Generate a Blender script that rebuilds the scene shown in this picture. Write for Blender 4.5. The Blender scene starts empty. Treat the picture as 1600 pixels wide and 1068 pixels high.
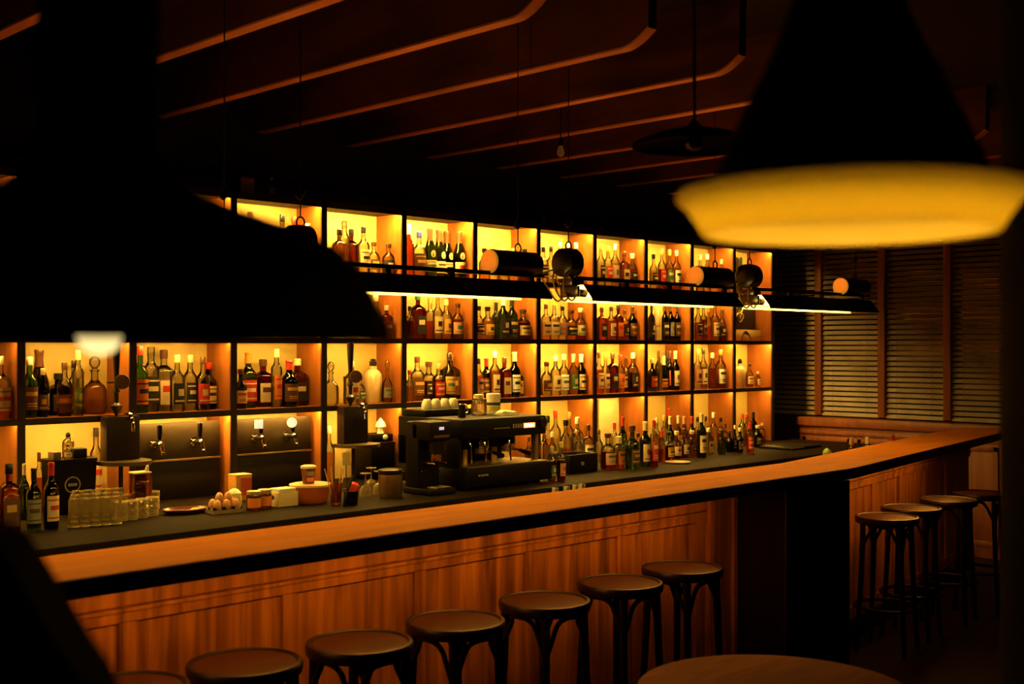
import bpy, bmesh, math, random
from mathutils import Vector, Matrix
random.seed(7)
PI = math.pi
sc = bpy.context.scene
COL = sc.collection
# ------------------------------------------------------------------ camera, world, exposure
# x runs along the bar away from the camera, y runs towards the bottle wall, z is up
EYE = 1.76
F = 1855.0
cd = bpy.data.cameras.new('camera')
cam = bpy.data.objects.new('camera', cd)
COL.objects.link(cam)
cam.location = (0, 0, EYE)
cam.rotation_euler = (PI / 2, 0, -PI / 4)
cd.sensor_width = 36.0
cd.lens = F * 36.0 / 1600.0
cd.shift_y = 0.005
cd.clip_start = 0.05
cd.dof.use_dof = True
cd.dof.focus_distance = 6.8
cd.dof.aperture_fstop = 3.2
cd.dof.aperture_blades = 0
sc.camera = cam
w = bpy.data.worlds.new('world')
sc.world = w
w.use_nodes = True
w.node_tree.nodes['Background'].inputs[0].default_value = (1.0, 0.7, 0.4, 1)
w.node_tree.nodes['Background'].inputs[1].default_value = 0.0003
sc.view_settings.view_transform = 'Standard'
sc.view_settings.look = 'None'
sc.view_settings.exposure = 0.0
sc.view_settings.gamma = 1.0
sc.view_settings.use_curve_mapping = False
sc.cycles.max_bounces = 10
sc.cycles.transparent_max_bounces = 24
sc.cycles.caustics_reflective = False
sc.cycles.caustics_refractive = False
sc.cycles.sample_clamp_indirect = 4.0

LED_COL = (1.0, 0.56, 0.095)
TUBE_COL = (1.0, 0.62, 0.1)
LED_E, TUBE_E, UNDER_E = 480.0, 38.0, 35.0

def tt(px): return (px - 800.0) / F
def ux(px, V):                       # x position of the photo column px on the plane y = V
    t = tt(px); return V * (1 + t) / (1 - t)
def dep(U, V): return (U + V) * 0.70710678
def hz(py, U, V): return EYE - (py - 542.0) / F * dep(U, V)
def on(px, py, h):                   # the point of the horizontal plane z = h seen at px, py
    z = F * (EYE - h) / (py - 542.0); t = tt(px)
    return (0.70710678 * z * (1 + t), 0.70710678 * z * (1 - t))

# ------------------------------------------------------------------ materials
MATS = {}
def nodes(name):
    m = bpy.data.materials.new(name); m.use_nodes = True
    nt = m.node_tree
    return m, nt, nt.nodes['Principled BSDF'], nt.nodes, nt.links
def c4(c): return (c[0], c[1], c[2], 1)
def plain(name, col, rough=0.5, metal=0.0, spec=0.5, bump=0.0, coat=0.0):
    if name in MATS: return MATS[name]
    m, nt, p, N, L = nodes(name)
    p.inputs['Roughness'].default_value = rough
    p.inputs['Metallic'].default_value = metal
    p.inputs['Specular IOR Level'].default_value = spec
    p.inputs['Coat Weight'].default_value = coat
    tc = N.new('ShaderNodeTexCoord'); nz = N.new('ShaderNodeTexNoise')
    nz.inputs['Scale'].default_value = 35; nz.inputs['Detail'].default_value = 3
    L.new(tc.outputs['Object'], nz.inputs['Vector'])
    mx = N.new('ShaderNodeMix'); mx.data_type = 'RGBA'
    mx.inputs[6].default_value = c4([v * 0.88 for v in col]); mx.inputs[7].default_value = c4([min(1, v * 1.1) for v in col])
    L.new(nz.outputs['Fac'], mx.inputs[0]); L.new(mx.outputs[2], p.inputs['Base Color'])
    if bump:
        b = N.new('ShaderNodeBump'); b.inputs['Strength'].default_value = bump; b.inputs['Distance'].default_value = 0.004
        L.new(nz.outputs['Fac'], b.inputs['Height']); L.new(b.outputs[0], p.inputs['Normal'])
    MATS[name] = m
    return m
def wood(name, ca, cb, scale=(3, 3, 30), rough=0.4, coat=0.0, lo=0.3, hi=0.75, spec=0.5):
    if name in MATS: return MATS[name]
    m, nt, p, N, L = nodes(name)
    tc = N.new('ShaderNodeTexCoord'); mp = N.new('ShaderNodeMapping')
    mp.inputs['Scale'].default_value = scale
    L.new(tc.outputs['Object'], mp.inputs['Vector'])
    nz = N.new('ShaderNodeTexNoise'); nz.inputs['Scale'].default_value = 1.0; nz.inputs['Detail'].default_value = 6
    nz.inputs['Distortion'].default_value = 0.8
    L.new(mp.outputs[0], nz.inputs['Vector'])
    n2 = N.new('ShaderNodeTexNoise'); n2.inputs['Scale'].default_value = 2.2; n2.inputs['Detail'].default_value = 2
    L.new(tc.outputs['Object'], n2.inputs['Vector'])
    ad = N.new('ShaderNodeMath'); ad.operation = 'MULTIPLY_ADD'; ad.inputs[1].default_value = 0.35
    L.new(n2.outputs['Fac'], ad.inputs[0]); 
    sb = N.new('ShaderNodeMath'); sb.operation = 'SUBTRACT'; sb.inputs[1].default_value = 0.17
    L.new(nz.outputs['Fac'], sb.inputs[0]); L.new(sb.outputs[0], ad.inputs[2])
    r = N.new('ShaderNodeValToRGB')
    r.color_ramp.elements[0].position = lo; r.color_ramp.elements[0].color = c4(ca)
    r.color_ramp.elements[1].position = hi; r.color_ramp.elements[1].color = c4(cb)
    L.new(ad.outputs[0], r.inputs[0]); L.new(r.outputs[0], p.inputs['Base Color'])
    p.inputs['Roughness'].default_value = rough
    p.inputs['Coat Weight'].default_value = coat
    p.inputs['Coat Roughness'].default_value = 0.15
    p.inputs['Specular IOR Level'].default_value = spec
    MATS[name] = m
    return m
def glow(name, col, e):
    if name in MATS: return MATS[name]
    m, nt, p, N, L = nodes(name)
    p.inputs['Base Color'].default_value = (0.8, 0.8, 0.8, 1)
    p.inputs['Emission Color'].default_value = c4(col); p.inputs['Emission Strength'].default_value = e
    MATS[name] = m
    return m
def glass(name, tint, deep, mixv=0.5):
    """bottle glass with its liquid: a clear coloured part and a refracting part"""
    if name in MATS: return MATS[name]
    m, nt, p, N, L = nodes(name)
    p.inputs['Base Color'].default_value = c4(deep)
    p.inputs['Transmission Weight'].default_value = 1.0
    p.inputs['Roughness'].default_value = 0.02
    p.inputs['IOR'].default_value = 1.36
    tr = N.new('ShaderNodeBsdfTransparent'); tr.inputs[0].default_value = c4(tint)
    gs = N.new('ShaderNodeBsdfGlossy'); gs.inputs[0].default_value = (1, 1, 1, 1); gs.inputs['Roughness'].default_value = 0.06
    fz = N.new('ShaderNodeFresnel'); fz.inputs[0].default_value = 1.5
    ms = N.new('ShaderNodeMixShader'); L.new(fz.outputs[0], ms.inputs[0]); L.new(tr.outputs[0], ms.inputs[1]); L.new(gs.outputs[0], ms.inputs[2])
    mx = N.new('ShaderNodeMixShader'); mx.inputs[0].default_value = mixv
    L.new(ms.outputs[0], mx.inputs[1]); L.new(p.outputs[0], mx.inputs[2])
    L.new(mx.outputs[0], N['Material Output'].inputs['Surface'])
    MATS[name] = m
    return m
GL = {
 'clear': ('clear', (0.97, 0.96, 0.9), (0.99, 0.99, 0.97), 0.32),
 'pale': ('pale yellow', (0.85, 0.78, 0.42), (0.95, 0.88, 0.6), 0.5),
 'amber': ('amber', (0.88, 0.5, 0.1), (0.95, 0.66, 0.22), 0.5),
 'brown': ('brown', (0.5, 0.17, 0.03), (0.66, 0.28, 0.07), 0.5),
 'ruby': ('dark red', (0.4, 0.05, 0.015), (0.55, 0.1, 0.03), 0.5),
 'orange': ('orange', (0.85, 0.2, 0.02), (0.95, 0.34, 0.06), 0.55),
 'green': ('green', (0.16, 0.42, 0.07), (0.25, 0.55, 0.12), 0.5),
 'bottle': ('dark green', (0.05, 0.12, 0.02), (0.1, 0.2, 0.05), 0.6),
 'black': ('black', (0.012, 0.008, 0.006), (0.03, 0.02, 0.015), 0.8),
}
def gmat(k):
    n, t, d, mv = GL[k]
    return glass('bottle_glass_' + k, t, d, mv)
PAINT = {'cream': ((0.75, 0.58, 0.32), 'cream'), 'white': ((0.85, 0.82, 0.72), 'white'), 'black': ((0.012, 0.01, 0.009), 'black'),
 'red': ((0.5, 0.03, 0.02), 'red'), 'gold': ((0.6, 0.34, 0.08), 'gold'), 'green': ((0.05, 0.14, 0.04), 'green'), 'brown': ((0.09, 0.035, 0.015), 'brown'),
 'pink': ((0.6, 0.3, 0.2), 'pink'), 'orange': ((0.72, 0.2, 0.03), 'orange'), 'blue': ((0.05, 0.06, 0.4), 'blue'), 'grey': ((0.25, 0.23, 0.2), 'grey'),
 'stone': ((0.72, 0.5, 0.26), 'stoneware')}
def paint(k): return plain('label_paper_' + k, PAINT[k][0], 0.55)
def capm(k): return plain('cap_' + k, PAINT[k][0], 0.3)

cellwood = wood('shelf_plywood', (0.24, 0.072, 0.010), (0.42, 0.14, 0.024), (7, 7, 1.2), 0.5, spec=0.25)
backwood = wood('shelf_back_lit', (0.48, 0.36, 0.10), (0.56, 0.42, 0.13), (3, 3, 1.2), 0.5)  # stronger strip light put into a yellower colour than the dividers
darkedge = plain('dark_stained_edge', (0.022, 0.008, 0.004), 0.45)
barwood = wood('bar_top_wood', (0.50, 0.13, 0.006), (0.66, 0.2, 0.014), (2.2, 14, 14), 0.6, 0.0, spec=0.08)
panelwood = wood('bar_panel_wood', (0.09, 0.026, 0.002), (0.42, 0.152, 0.014), (16, 16, 1.1), 0.5, 0.0, spec=0.2)
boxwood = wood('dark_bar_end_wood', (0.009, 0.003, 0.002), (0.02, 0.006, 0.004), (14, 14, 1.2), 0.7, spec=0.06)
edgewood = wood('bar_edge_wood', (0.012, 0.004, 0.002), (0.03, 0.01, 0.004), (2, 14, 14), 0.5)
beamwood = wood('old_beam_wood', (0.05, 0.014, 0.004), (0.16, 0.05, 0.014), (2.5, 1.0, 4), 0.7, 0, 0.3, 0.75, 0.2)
litwood = wood('lit_underside_wood', (0.6, 0.2, 0.05), (0.9, 0.36, 0.1), (2.5, 1.0, 4), 0.7, 0, spec=0.2)  # paler than the beams: light from below put into the colour
tablewood = wood('table_wood', (0.15, 0.036, 0.004), (0.24, 0.06, 0.007), (3, 20, 3), 0.7, 0.0, spec=0.03)
seatwood = wood('stool_seat_wood', (0.03, 0.008, 0.0015), (0.055, 0.016, 0.003), (3, 16, 3), 0.5, 0.05, spec=0.2)
blackwood = plain('black_lacquered_wood', (0.007, 0.003, 0.002), 0.4, spec=0.3)
wainwood = wood('wainscot_wood', (0.14, 0.035, 0.01), (0.26, 0.075, 0.02), (14, 14, 1.2), 0.45)
slatwood = wood('blind_slat_wood', (0.28, 0.23, 0.18), (0.44, 0.37, 0.3), (3, 3, 3), 0.5)
blackmetal = plain('black_metal', (0.01, 0.008, 0.007), 0.35, 0.3)
shademetal = plain('black_enamel', (0.004, 0.0035, 0.003), 0.7, spec=0.08)
steel = plain('brushed_steel', (0.6, 0.42, 0.22), 0.34, 1.0)
platesteel = plain('dark_steel_plate', (0.024, 0.015, 0.007), 0.5, 0.2, spec=0.15)
chrome = plain('chrome', (0.75, 0.72, 0.66), 0.12, 1.0)
whitepaint = plain('white_reflector_enamel', (0.8, 0.76, 0.66), 0.35)
cream = plain('cream_plastic', (0.78, 0.62, 0.36), 0.4)
porcelain = plain('cream_porcelain', (0.85, 0.78, 0.6), 0.2, coat=0.4)
blackplastic = plain('black_plastic', (0.004, 0.0025, 0.002), 0.5, spec=0.12)
ambercap = plain('copper_end_cap', (0.85, 0.42, 0.12), 0.6)
stone = None
def mk_stone():
    m, nt, p, N, L = nodes('speckled_stone')
    tc = N.new('ShaderNodeTexCoord'); v = N.new('ShaderNodeTexVoronoi'); v.inputs['Scale'].default_value = 160
    L.new(tc.outputs['Object'], v.inputs['Vector'])
    r = N.new('ShaderNodeValToRGB'); r.color_ramp.elements[0].position = 0.1; r.color_ramp.elements[0].color = (0.034, 0.021, 0.008, 1)
    r.color_ramp.elements[1].position = 0.5; r.color_ramp.elements[1].color = (0.008, 0.005, 0.002, 1)
    L.new(v.outputs['Distance'], r.inputs[0]); L.new(r.outputs[0], p.inputs['Base Color'])
    p.inputs['Roughness'].default_value = 0.55
    p.inputs['Specular IOR Level'].default_value = 0.02
    return m
stone = mk_stone()

# ------------------------------------------------------------------ mesh helpers
class MB:
    def __init__(s): s.bm = bmesh.new()
    def _xf(s, vs, M):
        if M is not None: bmesh.ops.transform(s.bm, matrix=M, verts=vs)
    def box(s, c, d, rz=0.0, bev=0.0, M=None):
        r = bmesh.ops.create_cube(s.bm, size=1.0)
        vs = r['verts']
        bmesh.ops.scale(s.bm, vec=d, verts=vs)
        if bev > 0:
            es = list({e for v in vs for e in v.link_edges})
            rb = bmesh.ops.bevel(s.bm, geom=es, offset=bev, segments=2, affect='EDGES', profile=0.5)
            vs = rb['verts']
        m = Matrix.Translation(c) @ Matrix.Rotation(rz, 4, 'Z')
        if M is not None: m = M @ m
        bmesh.ops.transform(s.bm, matrix=m, verts=vs)
        return s
    def b2(s, lo, hi, bev=0.0, M=None):
        c = [(a + b) / 2 for a, b in zip(lo, hi)]; d = [abs(b - a) for a, b in zip(lo, hi)]
        return s.box(c, d, 0, bev, M)
    def loft(s, rings, cap0=True, cap1=True, closed=True):
        R = [[s.bm.verts.new(p) for p in ring] for ring in rings]
        n = len(R[0])
        for a, b in zip(R, R[1:]):
            for i in range(n if closed else n - 1):
                j = (i + 1) % n
                try: s.bm.faces.new((a[i], a[j], b[j], b[i]))
                except ValueError: pass
        if closed and cap0: s.bm.faces.new(R[0][::-1])
        if closed and cap1: s.bm.faces.new(R[-1])
        return [v for r in R for v in r]
    def lathe(s, prof, seg=24, c=(0, 0, 0), M=None, cap0=True, cap1=True, a0=0.0, a1=2 * PI, ring=False):
        full = abs(a1 - a0 - 2 * PI) < 1e-6
        n = seg if full else seg + 1
        rings = []
        for r, z in prof:
            rings.append([(c[0] + max(r, 1e-4) * math.cos(a0 + (a1 - a0) * i / seg), c[1] + max(r, 1e-4) * math.sin(a0 + (a1 - a0) * i / seg), c[2] + z) for i in range(n)])
        if ring: rings.append(rings[0])
        vs = s.loft(rings, cap0 and not ring, cap1 and not ring, full)
        s._xf(vs, M)
        return s
    def rsq(s, prof, hx, hy, k=4.0, seg=28, M=None):
        """lofted rounded square: prof of (scale_x, scale_y, roundness, z)"""
        rings = []
        for sx, sy, kk, z in prof:
            ring = []
            for i in range(seg):
                a = 2 * PI * i / seg; ca, sa = math.cos(a), math.sin(a)
                ring.append((math.copysign(abs(ca) ** (2 / kk), ca) * hx * sx, math.copysign(abs(sa) ** (2 / kk), sa) * hy * sy, z))
            rings.append(ring)
        vs = s.loft(rings)
        s._xf(vs, M)
        return s
    def tube(s, pts, r, seg=8, closed=False):
        P = [Vector(p) for p in pts]; n = len(P); rings = []
        rr = r if isinstance(r, (list, tuple)) else [r] * n
        up = Vector((0, 0, 1)); prev = None
        for i in range(n):
            if closed: d = P[(i + 1) % n] - P[i - 1]
            else: d = P[min(i + 1, n - 1)] - P[max(i - 1, 0)]
            d.normalize()
            if prev is None:
                a = up if abs(d.z) < 0.9 else Vector((1, 0, 0))
                u = d.cross(a).normalized()
            else:
                u = (prev - d * prev.dot(d))
                u = u.normalized() if u.length > 1e-6 else prev
            prev = u; v = d.cross(u)
            rings.append([tuple(P[i] + (u * math.cos(2 * PI * k / seg) + v * math.sin(2 * PI * k / seg)) * rr[i]) for k in range(seg)])
        if closed: rings.append(rings[0]); s.loft(rings, False, False)
        else: s.loft(rings)
        return s
    def prism(s, poly, axis, lo, hi):
        def P(a, b, t): return {'x': (t, a, b), 'y': (a, t, b), 'z': (a, b, t)}[axis]
        s.loft([[P(a, b, lo) for a, b in poly], [P(a, b, hi) for a, b in poly]])
        return s
    def build(s, name, mat, parent=None, loc=None, sharp=32):
        bmesh.ops.remove_doubles(s.bm, verts=s.bm.verts[:], dist=1e-6)
        bmesh.ops.recalc_face_normals(s.bm, faces=s.bm.faces[:])
        me = bpy.data.meshes.new(name); s.bm.to_mesh(me); s.bm.free()
        for p in me.polygons: p.use_smooth = True
        me.set_sharp_from_angle(angle=math.radians(sharp))
        me.materials.append(mat)
        o = bpy.data.objects.new(name, me); COL.objects.link(o)
        if parent is not None: o.parent = parent
        if loc is not None: o.location = loc
        return o
USED = {}
def tag(o, label, cat, group=None):
    n = len(label.split())
    assert 4 <= n <= 16, (n, label)
    if label in USED: print('DUPLICATE LABEL', label)
    USED[label] = 1
    o['label'] = label; o['category'] = cat
    if group: o['group'] = group
    return o
def thing(name, loc, label, cat, group=None, rz=0.0):
    o = bpy.data.objects.new(name, None); o.empty_display_size = 0.1
    COL.objects.link(o); o.location = loc; o.rotation_euler = (0, 0, rz)
    return tag(o, label, cat, group)
def struct(name, mb, mat, sharp=32):
    o = mb.build(name, mat, None, None, sharp); o['kind'] = 'structure'; return o
def dup(root, loc, rz, label, group=None):
    r = root.copy(); COL.objects.link(r); r.location = loc; r.rotation_euler = (0, 0, rz)
    tag(r, label, root['category'], group or root.get('group'))
    for ch in list(root.children):
        if ch.type == 'LIGHT': continue
        c = ch.copy(); COL.objects.link(c); c.parent = r
        for g in list(ch.children):
            d = g.copy(); COL.objects.link(d); d.parent = c
    return r
ORD = ['', 'first', 'second', 'third', 'fourth', 'fifth', 'sixth', 'seventh', 'eighth', 'ninth', 'tenth', 'eleventh', 'twelfth', 'thirteenth', 'fourteenth', 'fifteenth', 'sixteenth']
def rank(i, n):
    if n == 1: return 'alone'
    if i == 0: return 'leftmost'
    if i == n - 1: return 'rightmost'
    return ORD[i + 1] + ' from left'
def smooth_pts(pts, n=6):
    P = [Vector(p) for p in pts]; out = []
    for i in range(len(P) - 1):
        p0 = P[max(i - 1, 0)]; p1 = P[i]; p2 = P[i + 1]; p3 = P[min(i + 2, len(P) - 1)]
        for k in range(n):
            t = k / n
            out.append(tuple(0.5 * ((2 * p1) + (p2 - p0) * t + (2 * p0 - 5 * p1 + 4 * p2 - p3) * t * t + (3 * p1 - p0 - 3 * p2 + p3) * t ** 3)))
    out.append(tuple(P[-1]))
    return out

# ------------------------------------------------------------------ room shell
WY, WX, CEIL = 6.40, 9.92, 3.46
floorm = wood('dark_floor_boards', (0.01, 0.004, 0.002), (0.022, 0.009, 0.004), (2, 18, 2), 0.6, spec=0.1)
wallm = plain('dark_painted_wall', (0.022, 0.012, 0.008), 0.8, spec=0.2)
ceilm = plain('dark_ceiling_paint', (0.02, 0.009, 0.005), 0.85, spec=0.1)
struct('floor', MB().b2((-1.6, -2.6, -0.1), (WX + 0.1, WY + 0.1, 0)), floorm)
struct('ceiling', MB().b2((-1.6, -2.6, CEIL), (WX + 0.1, WY + 0.1, CEIL + 0.1)), ceilm)
struct('wall_back', MB().b2((-1.6, WY, 0), (WX + 0.1, WY + 0.1, CEIL)), wallm)
struct('wall_left', MB().b2((-1.7, -2.6, 0), (-1.6, WY, CEIL)), wallm)
struct('wall_front', MB().b2((-1.6, -2.7, 0), (WX + 0.1, -2.6, CEIL)), wallm)
# right wall: solid below and above the windows, openings between
WB, WT = 1.13, 2.95
rw = MB()
rw.b2((WX, -2.6, 0), (WX + 0.1, WY, WB)); rw.b2((WX, -2.6, WT), (WX + 0.1, WY, CEIL)); rw.b2((WX, -2.6, WB), (WX + 0.1, 2.6, WT))
struct('wall_right', rw, wallm)
# added slim post, stands in for the darkness at the right edge of view
struct('dark_edge_post', MB().box((1.655, 0.612, CEIL / 2), (0.125, 0.09, CEIL), -PI / 4, 0.006), shademetal)

# windows with wooden blinds along the right wall
posts = [6.36, 5.83, 5.19, 4.58, 3.98, 3.38, 2.78]
for i in range(len(posts) - 1):
    a, b = posts[i], posts[i + 1]
    wn = struct('window_%d' % (i + 1), MB().b2((WX + 0.06, b, WB), (WX + 0.075, a, WT)), plain('night_window_glass', (0.012, 0.012, 0.012), 0.1))
    bl = thing('venetian_blind', (WX, (a + b) / 2, WB), 'wooden slatted blind in the %s window from the bottle shelves' % ORD[i + 1], 'blind', 'wooden blinds on the right wall')
    sm = MB(); hw = (a - b) / 2 - 0.036
    k = 0; z = 0.02
    while z < WT - WB - 0.05:
        sm.box((-0.012, 0, 0), (0.040, 2 * hw, 0.004), 0, 0.0, Matrix.Translation((0, 0, z)) @ Matrix.Rotation(math.radians(-50), 4, 'Y'))
        z += 0.047; k += 1
    so = sm.build('slats', slatwood, bl); so['kind'] = 'stuff'
    MB().b2((-0.03, -hw, WT - WB - 0.05), (0.02, hw, WT - WB)).build('head_rail', wainwood, bl)
    MB().b2((-0.03, -hw, -0.005), (0.005, hw, 0.015)).build('bottom_rail', slatwood, bl)
    cm = MB()
    for s_ in (-0.6, 0.6): cm.tube([(-0.032, s_ * hw, 0.0), (-0.032, s_ * hw, WT - WB - 0.03)], 0.0016, 5)
    cm.build('cord', plain('blind_cord', (0.2, 0.13, 0.08), 0.7), bl)
fr = MB()
for y in posts: fr.b2((WX - 0.05, y - 0.034, WB), (WX + 0.06, y + 0.034, WT), 0.004)
struct('trim_1', fr, wainwood)
wc = MB()
wc.b2((WX - 0.12, 2.6, 0), (WX + 0.0, 5.98, 1.03), 0.003)
wc.b2((WX - 0.16, 2.6, 1.03), (WX + 0.0, 6.0, 1.11), 0.008)
wc.b2((WX - 0.14, 2.6, 0.955), (WX - 0.11, 5.99, 0.99), 0.006)
for y0, y1 in ((5.44, 5.94), (4.74, 5.38), (4.1, 4.68), (3.4, 4.02)):
    for a, b in (((y0, 0.10), (y0 + 0.04, 0.93)), ((y1 - 0.04, 0.10), (y1, 0.93)), ((y0, 0.10), (y1, 0.14)), ((y0, 0.89), (y1, 0.93))):
        wc.b2((WX - 0.135, a[0], a[1]), (WX - 0.115, b[0], b[1]), 0.003)
struct('trim_2', wc, wainwood)

# ceiling beams over the bar, bottom edge rises in a curve at the near end
def beam_profile():
    P = [(6.395, 3.11)]
    P.append((3.44, 3.11))
    for k in range(1, 9):
        a = k / 8.0
        P.append((3.44 - 0.16 * a, 3.11 + 0.07 * a ** 1.8))
    P.append((3.275, 3.459)); P.append((6.395, 3.459))
    return P
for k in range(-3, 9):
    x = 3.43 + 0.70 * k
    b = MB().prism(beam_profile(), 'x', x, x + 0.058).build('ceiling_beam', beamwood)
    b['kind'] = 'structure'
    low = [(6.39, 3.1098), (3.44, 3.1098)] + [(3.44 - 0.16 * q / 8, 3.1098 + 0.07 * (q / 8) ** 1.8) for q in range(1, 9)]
    MB().prism(low + [(a, c - 0.009) for a, c in low[::-1]], 'x', x - 0.001, x + 0.059).build('lit_underside', litwood, b)  # lit underside of the beam, painted as a paler strip
struct('trim_3', MB().b2((-1.6, 6.28, 2.70), (WX, 6.40, 2.76)), darkedge)

# ------------------------------------------------------------------ the bottle shelving
VF, VB = 6.0, 6.27
DIV = [1.268, 1.880, 2.492, 3.098, 3.724, 4.363, 5.003, 5.642, 6.278, 6.904, 7.532, 8.151, 8.771, 9.385]
S1, S2, S3, CT = 2.236, 1.816, 1.396, 0.905       # upper faces of the boards, and of the stone worktop
TOP = 2.634
BT = 0.024
sh = thing('bottle_shelving', (5.3, VF, CT), 'lit plywood wall shelving full of bottles behind the bar', 'shelving')
O = Vector((5.3, VF, CT))
def rel(p): return (p[0] - O.x, p[1] - O.y, p[2] - O.z)
def sbox(name, lo, hi, m, par=None, bev=0.0): return MB().b2(rel(lo), rel(hi), bev).build(name, m, par or sh)
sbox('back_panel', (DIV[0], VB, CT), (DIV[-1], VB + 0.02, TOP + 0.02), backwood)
for i, u in enumerate(DIV):
    d = sbox('divider', (u - 0.018, VF + 0.012, CT), (u + 0.018, VB, TOP), cellwood)
    sbox('edge_strip', (u - 0.02, VF, CT), (u + 0.02, VF + 0.0125, TOP + 0.03), darkedge, d)
for z in (S1, S2, S3):
    for i in range(len(DIV) - 1):
        b = sbox('shelf_board', (DIV[i] + 0.018, VF + 0.012, z - BT), (DIV[i + 1] - 0.018, VB, z), cellwood)
        sbox('edge_strip', (DIV[i] + 0.02, VF, z - BT - 0.009), (DIV[i + 1] - 0.02, VF + 0.0125, z), darkedge, b)
sbox('top_board', (DIV[0], VF + 0.012, TOP), (DIV[-1], VB + 0.02, TOP + 0.03), darkedge)
sbox('top_edge', (DIV[0], VF, TOP - 0.012), (DIV[-1], VF + 0.012, TOP + 0.03), darkedge)
def led_level(row, bay):              # bay counted from the right, 1..13; strips on the left set weaker
    if row == 1: return {8: 2.6, 7: 2.6, 6: 1.9, 5: 1.4, 9: 1.3, 10: 0.6, 11: 0.4, 12: 0.35, 13: 0.3}.get(bay, 1.0 if bay > 2 else 0.75)
    if row == 2: return {8: 0.75}.get(bay, 0.85 if bay > 2 else 0.6)
    if row == 3: return {13: 0.25, 12: 0.22, 11: 0.42, 10: 0.45, 9: 0.45, 8: 0.55}.get(bay, 1.0 if bay > 3 else 0.8)
    return {13: 0.3, 12: 0.35, 11: 0.6, 10: 0.75, 9: 0.75, 8: 0.6}.get(bay, 0.6 if bay > 3 else 0.42)
for row, ztop in ((1, TOP), (2, S1 - BT), (3, S2 - BT), (4, S3 - BT)):
    for i in range(len(DIV) - 1):
        bay = len(DIV) - 1 - i
        lv = led_level(row, bay)
        if row == 2 and bay == 1: lv = 0.35
        m = glow('light_strip_%d' % round(lv * 100), LED_COL, LED_E * lv)
        sbox('light_strip', (DIV[i] + 0.03, VF + 0.016, ztop - 0.004), (DIV[i + 1] - 0.03, VF + 0.026, ztop - 0.0005), m)

# stone worktop under it
wt = MB().b2((0.6, 4.97, 0.855), (9.7, VB, CT - 0.001), 0.006).build('worktop', stone)
tag(wt, 'long speckled dark stone worktop below the bottle shelves', 'worktop')
bc = MB().b2((0.6, 5.06, 0.0), (9.6, VB, 0.854)).build('back_counter', blackwood)
tag(bc, 'dark counter cabinets carrying the stone worktop behind the bar', 'counter')

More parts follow.
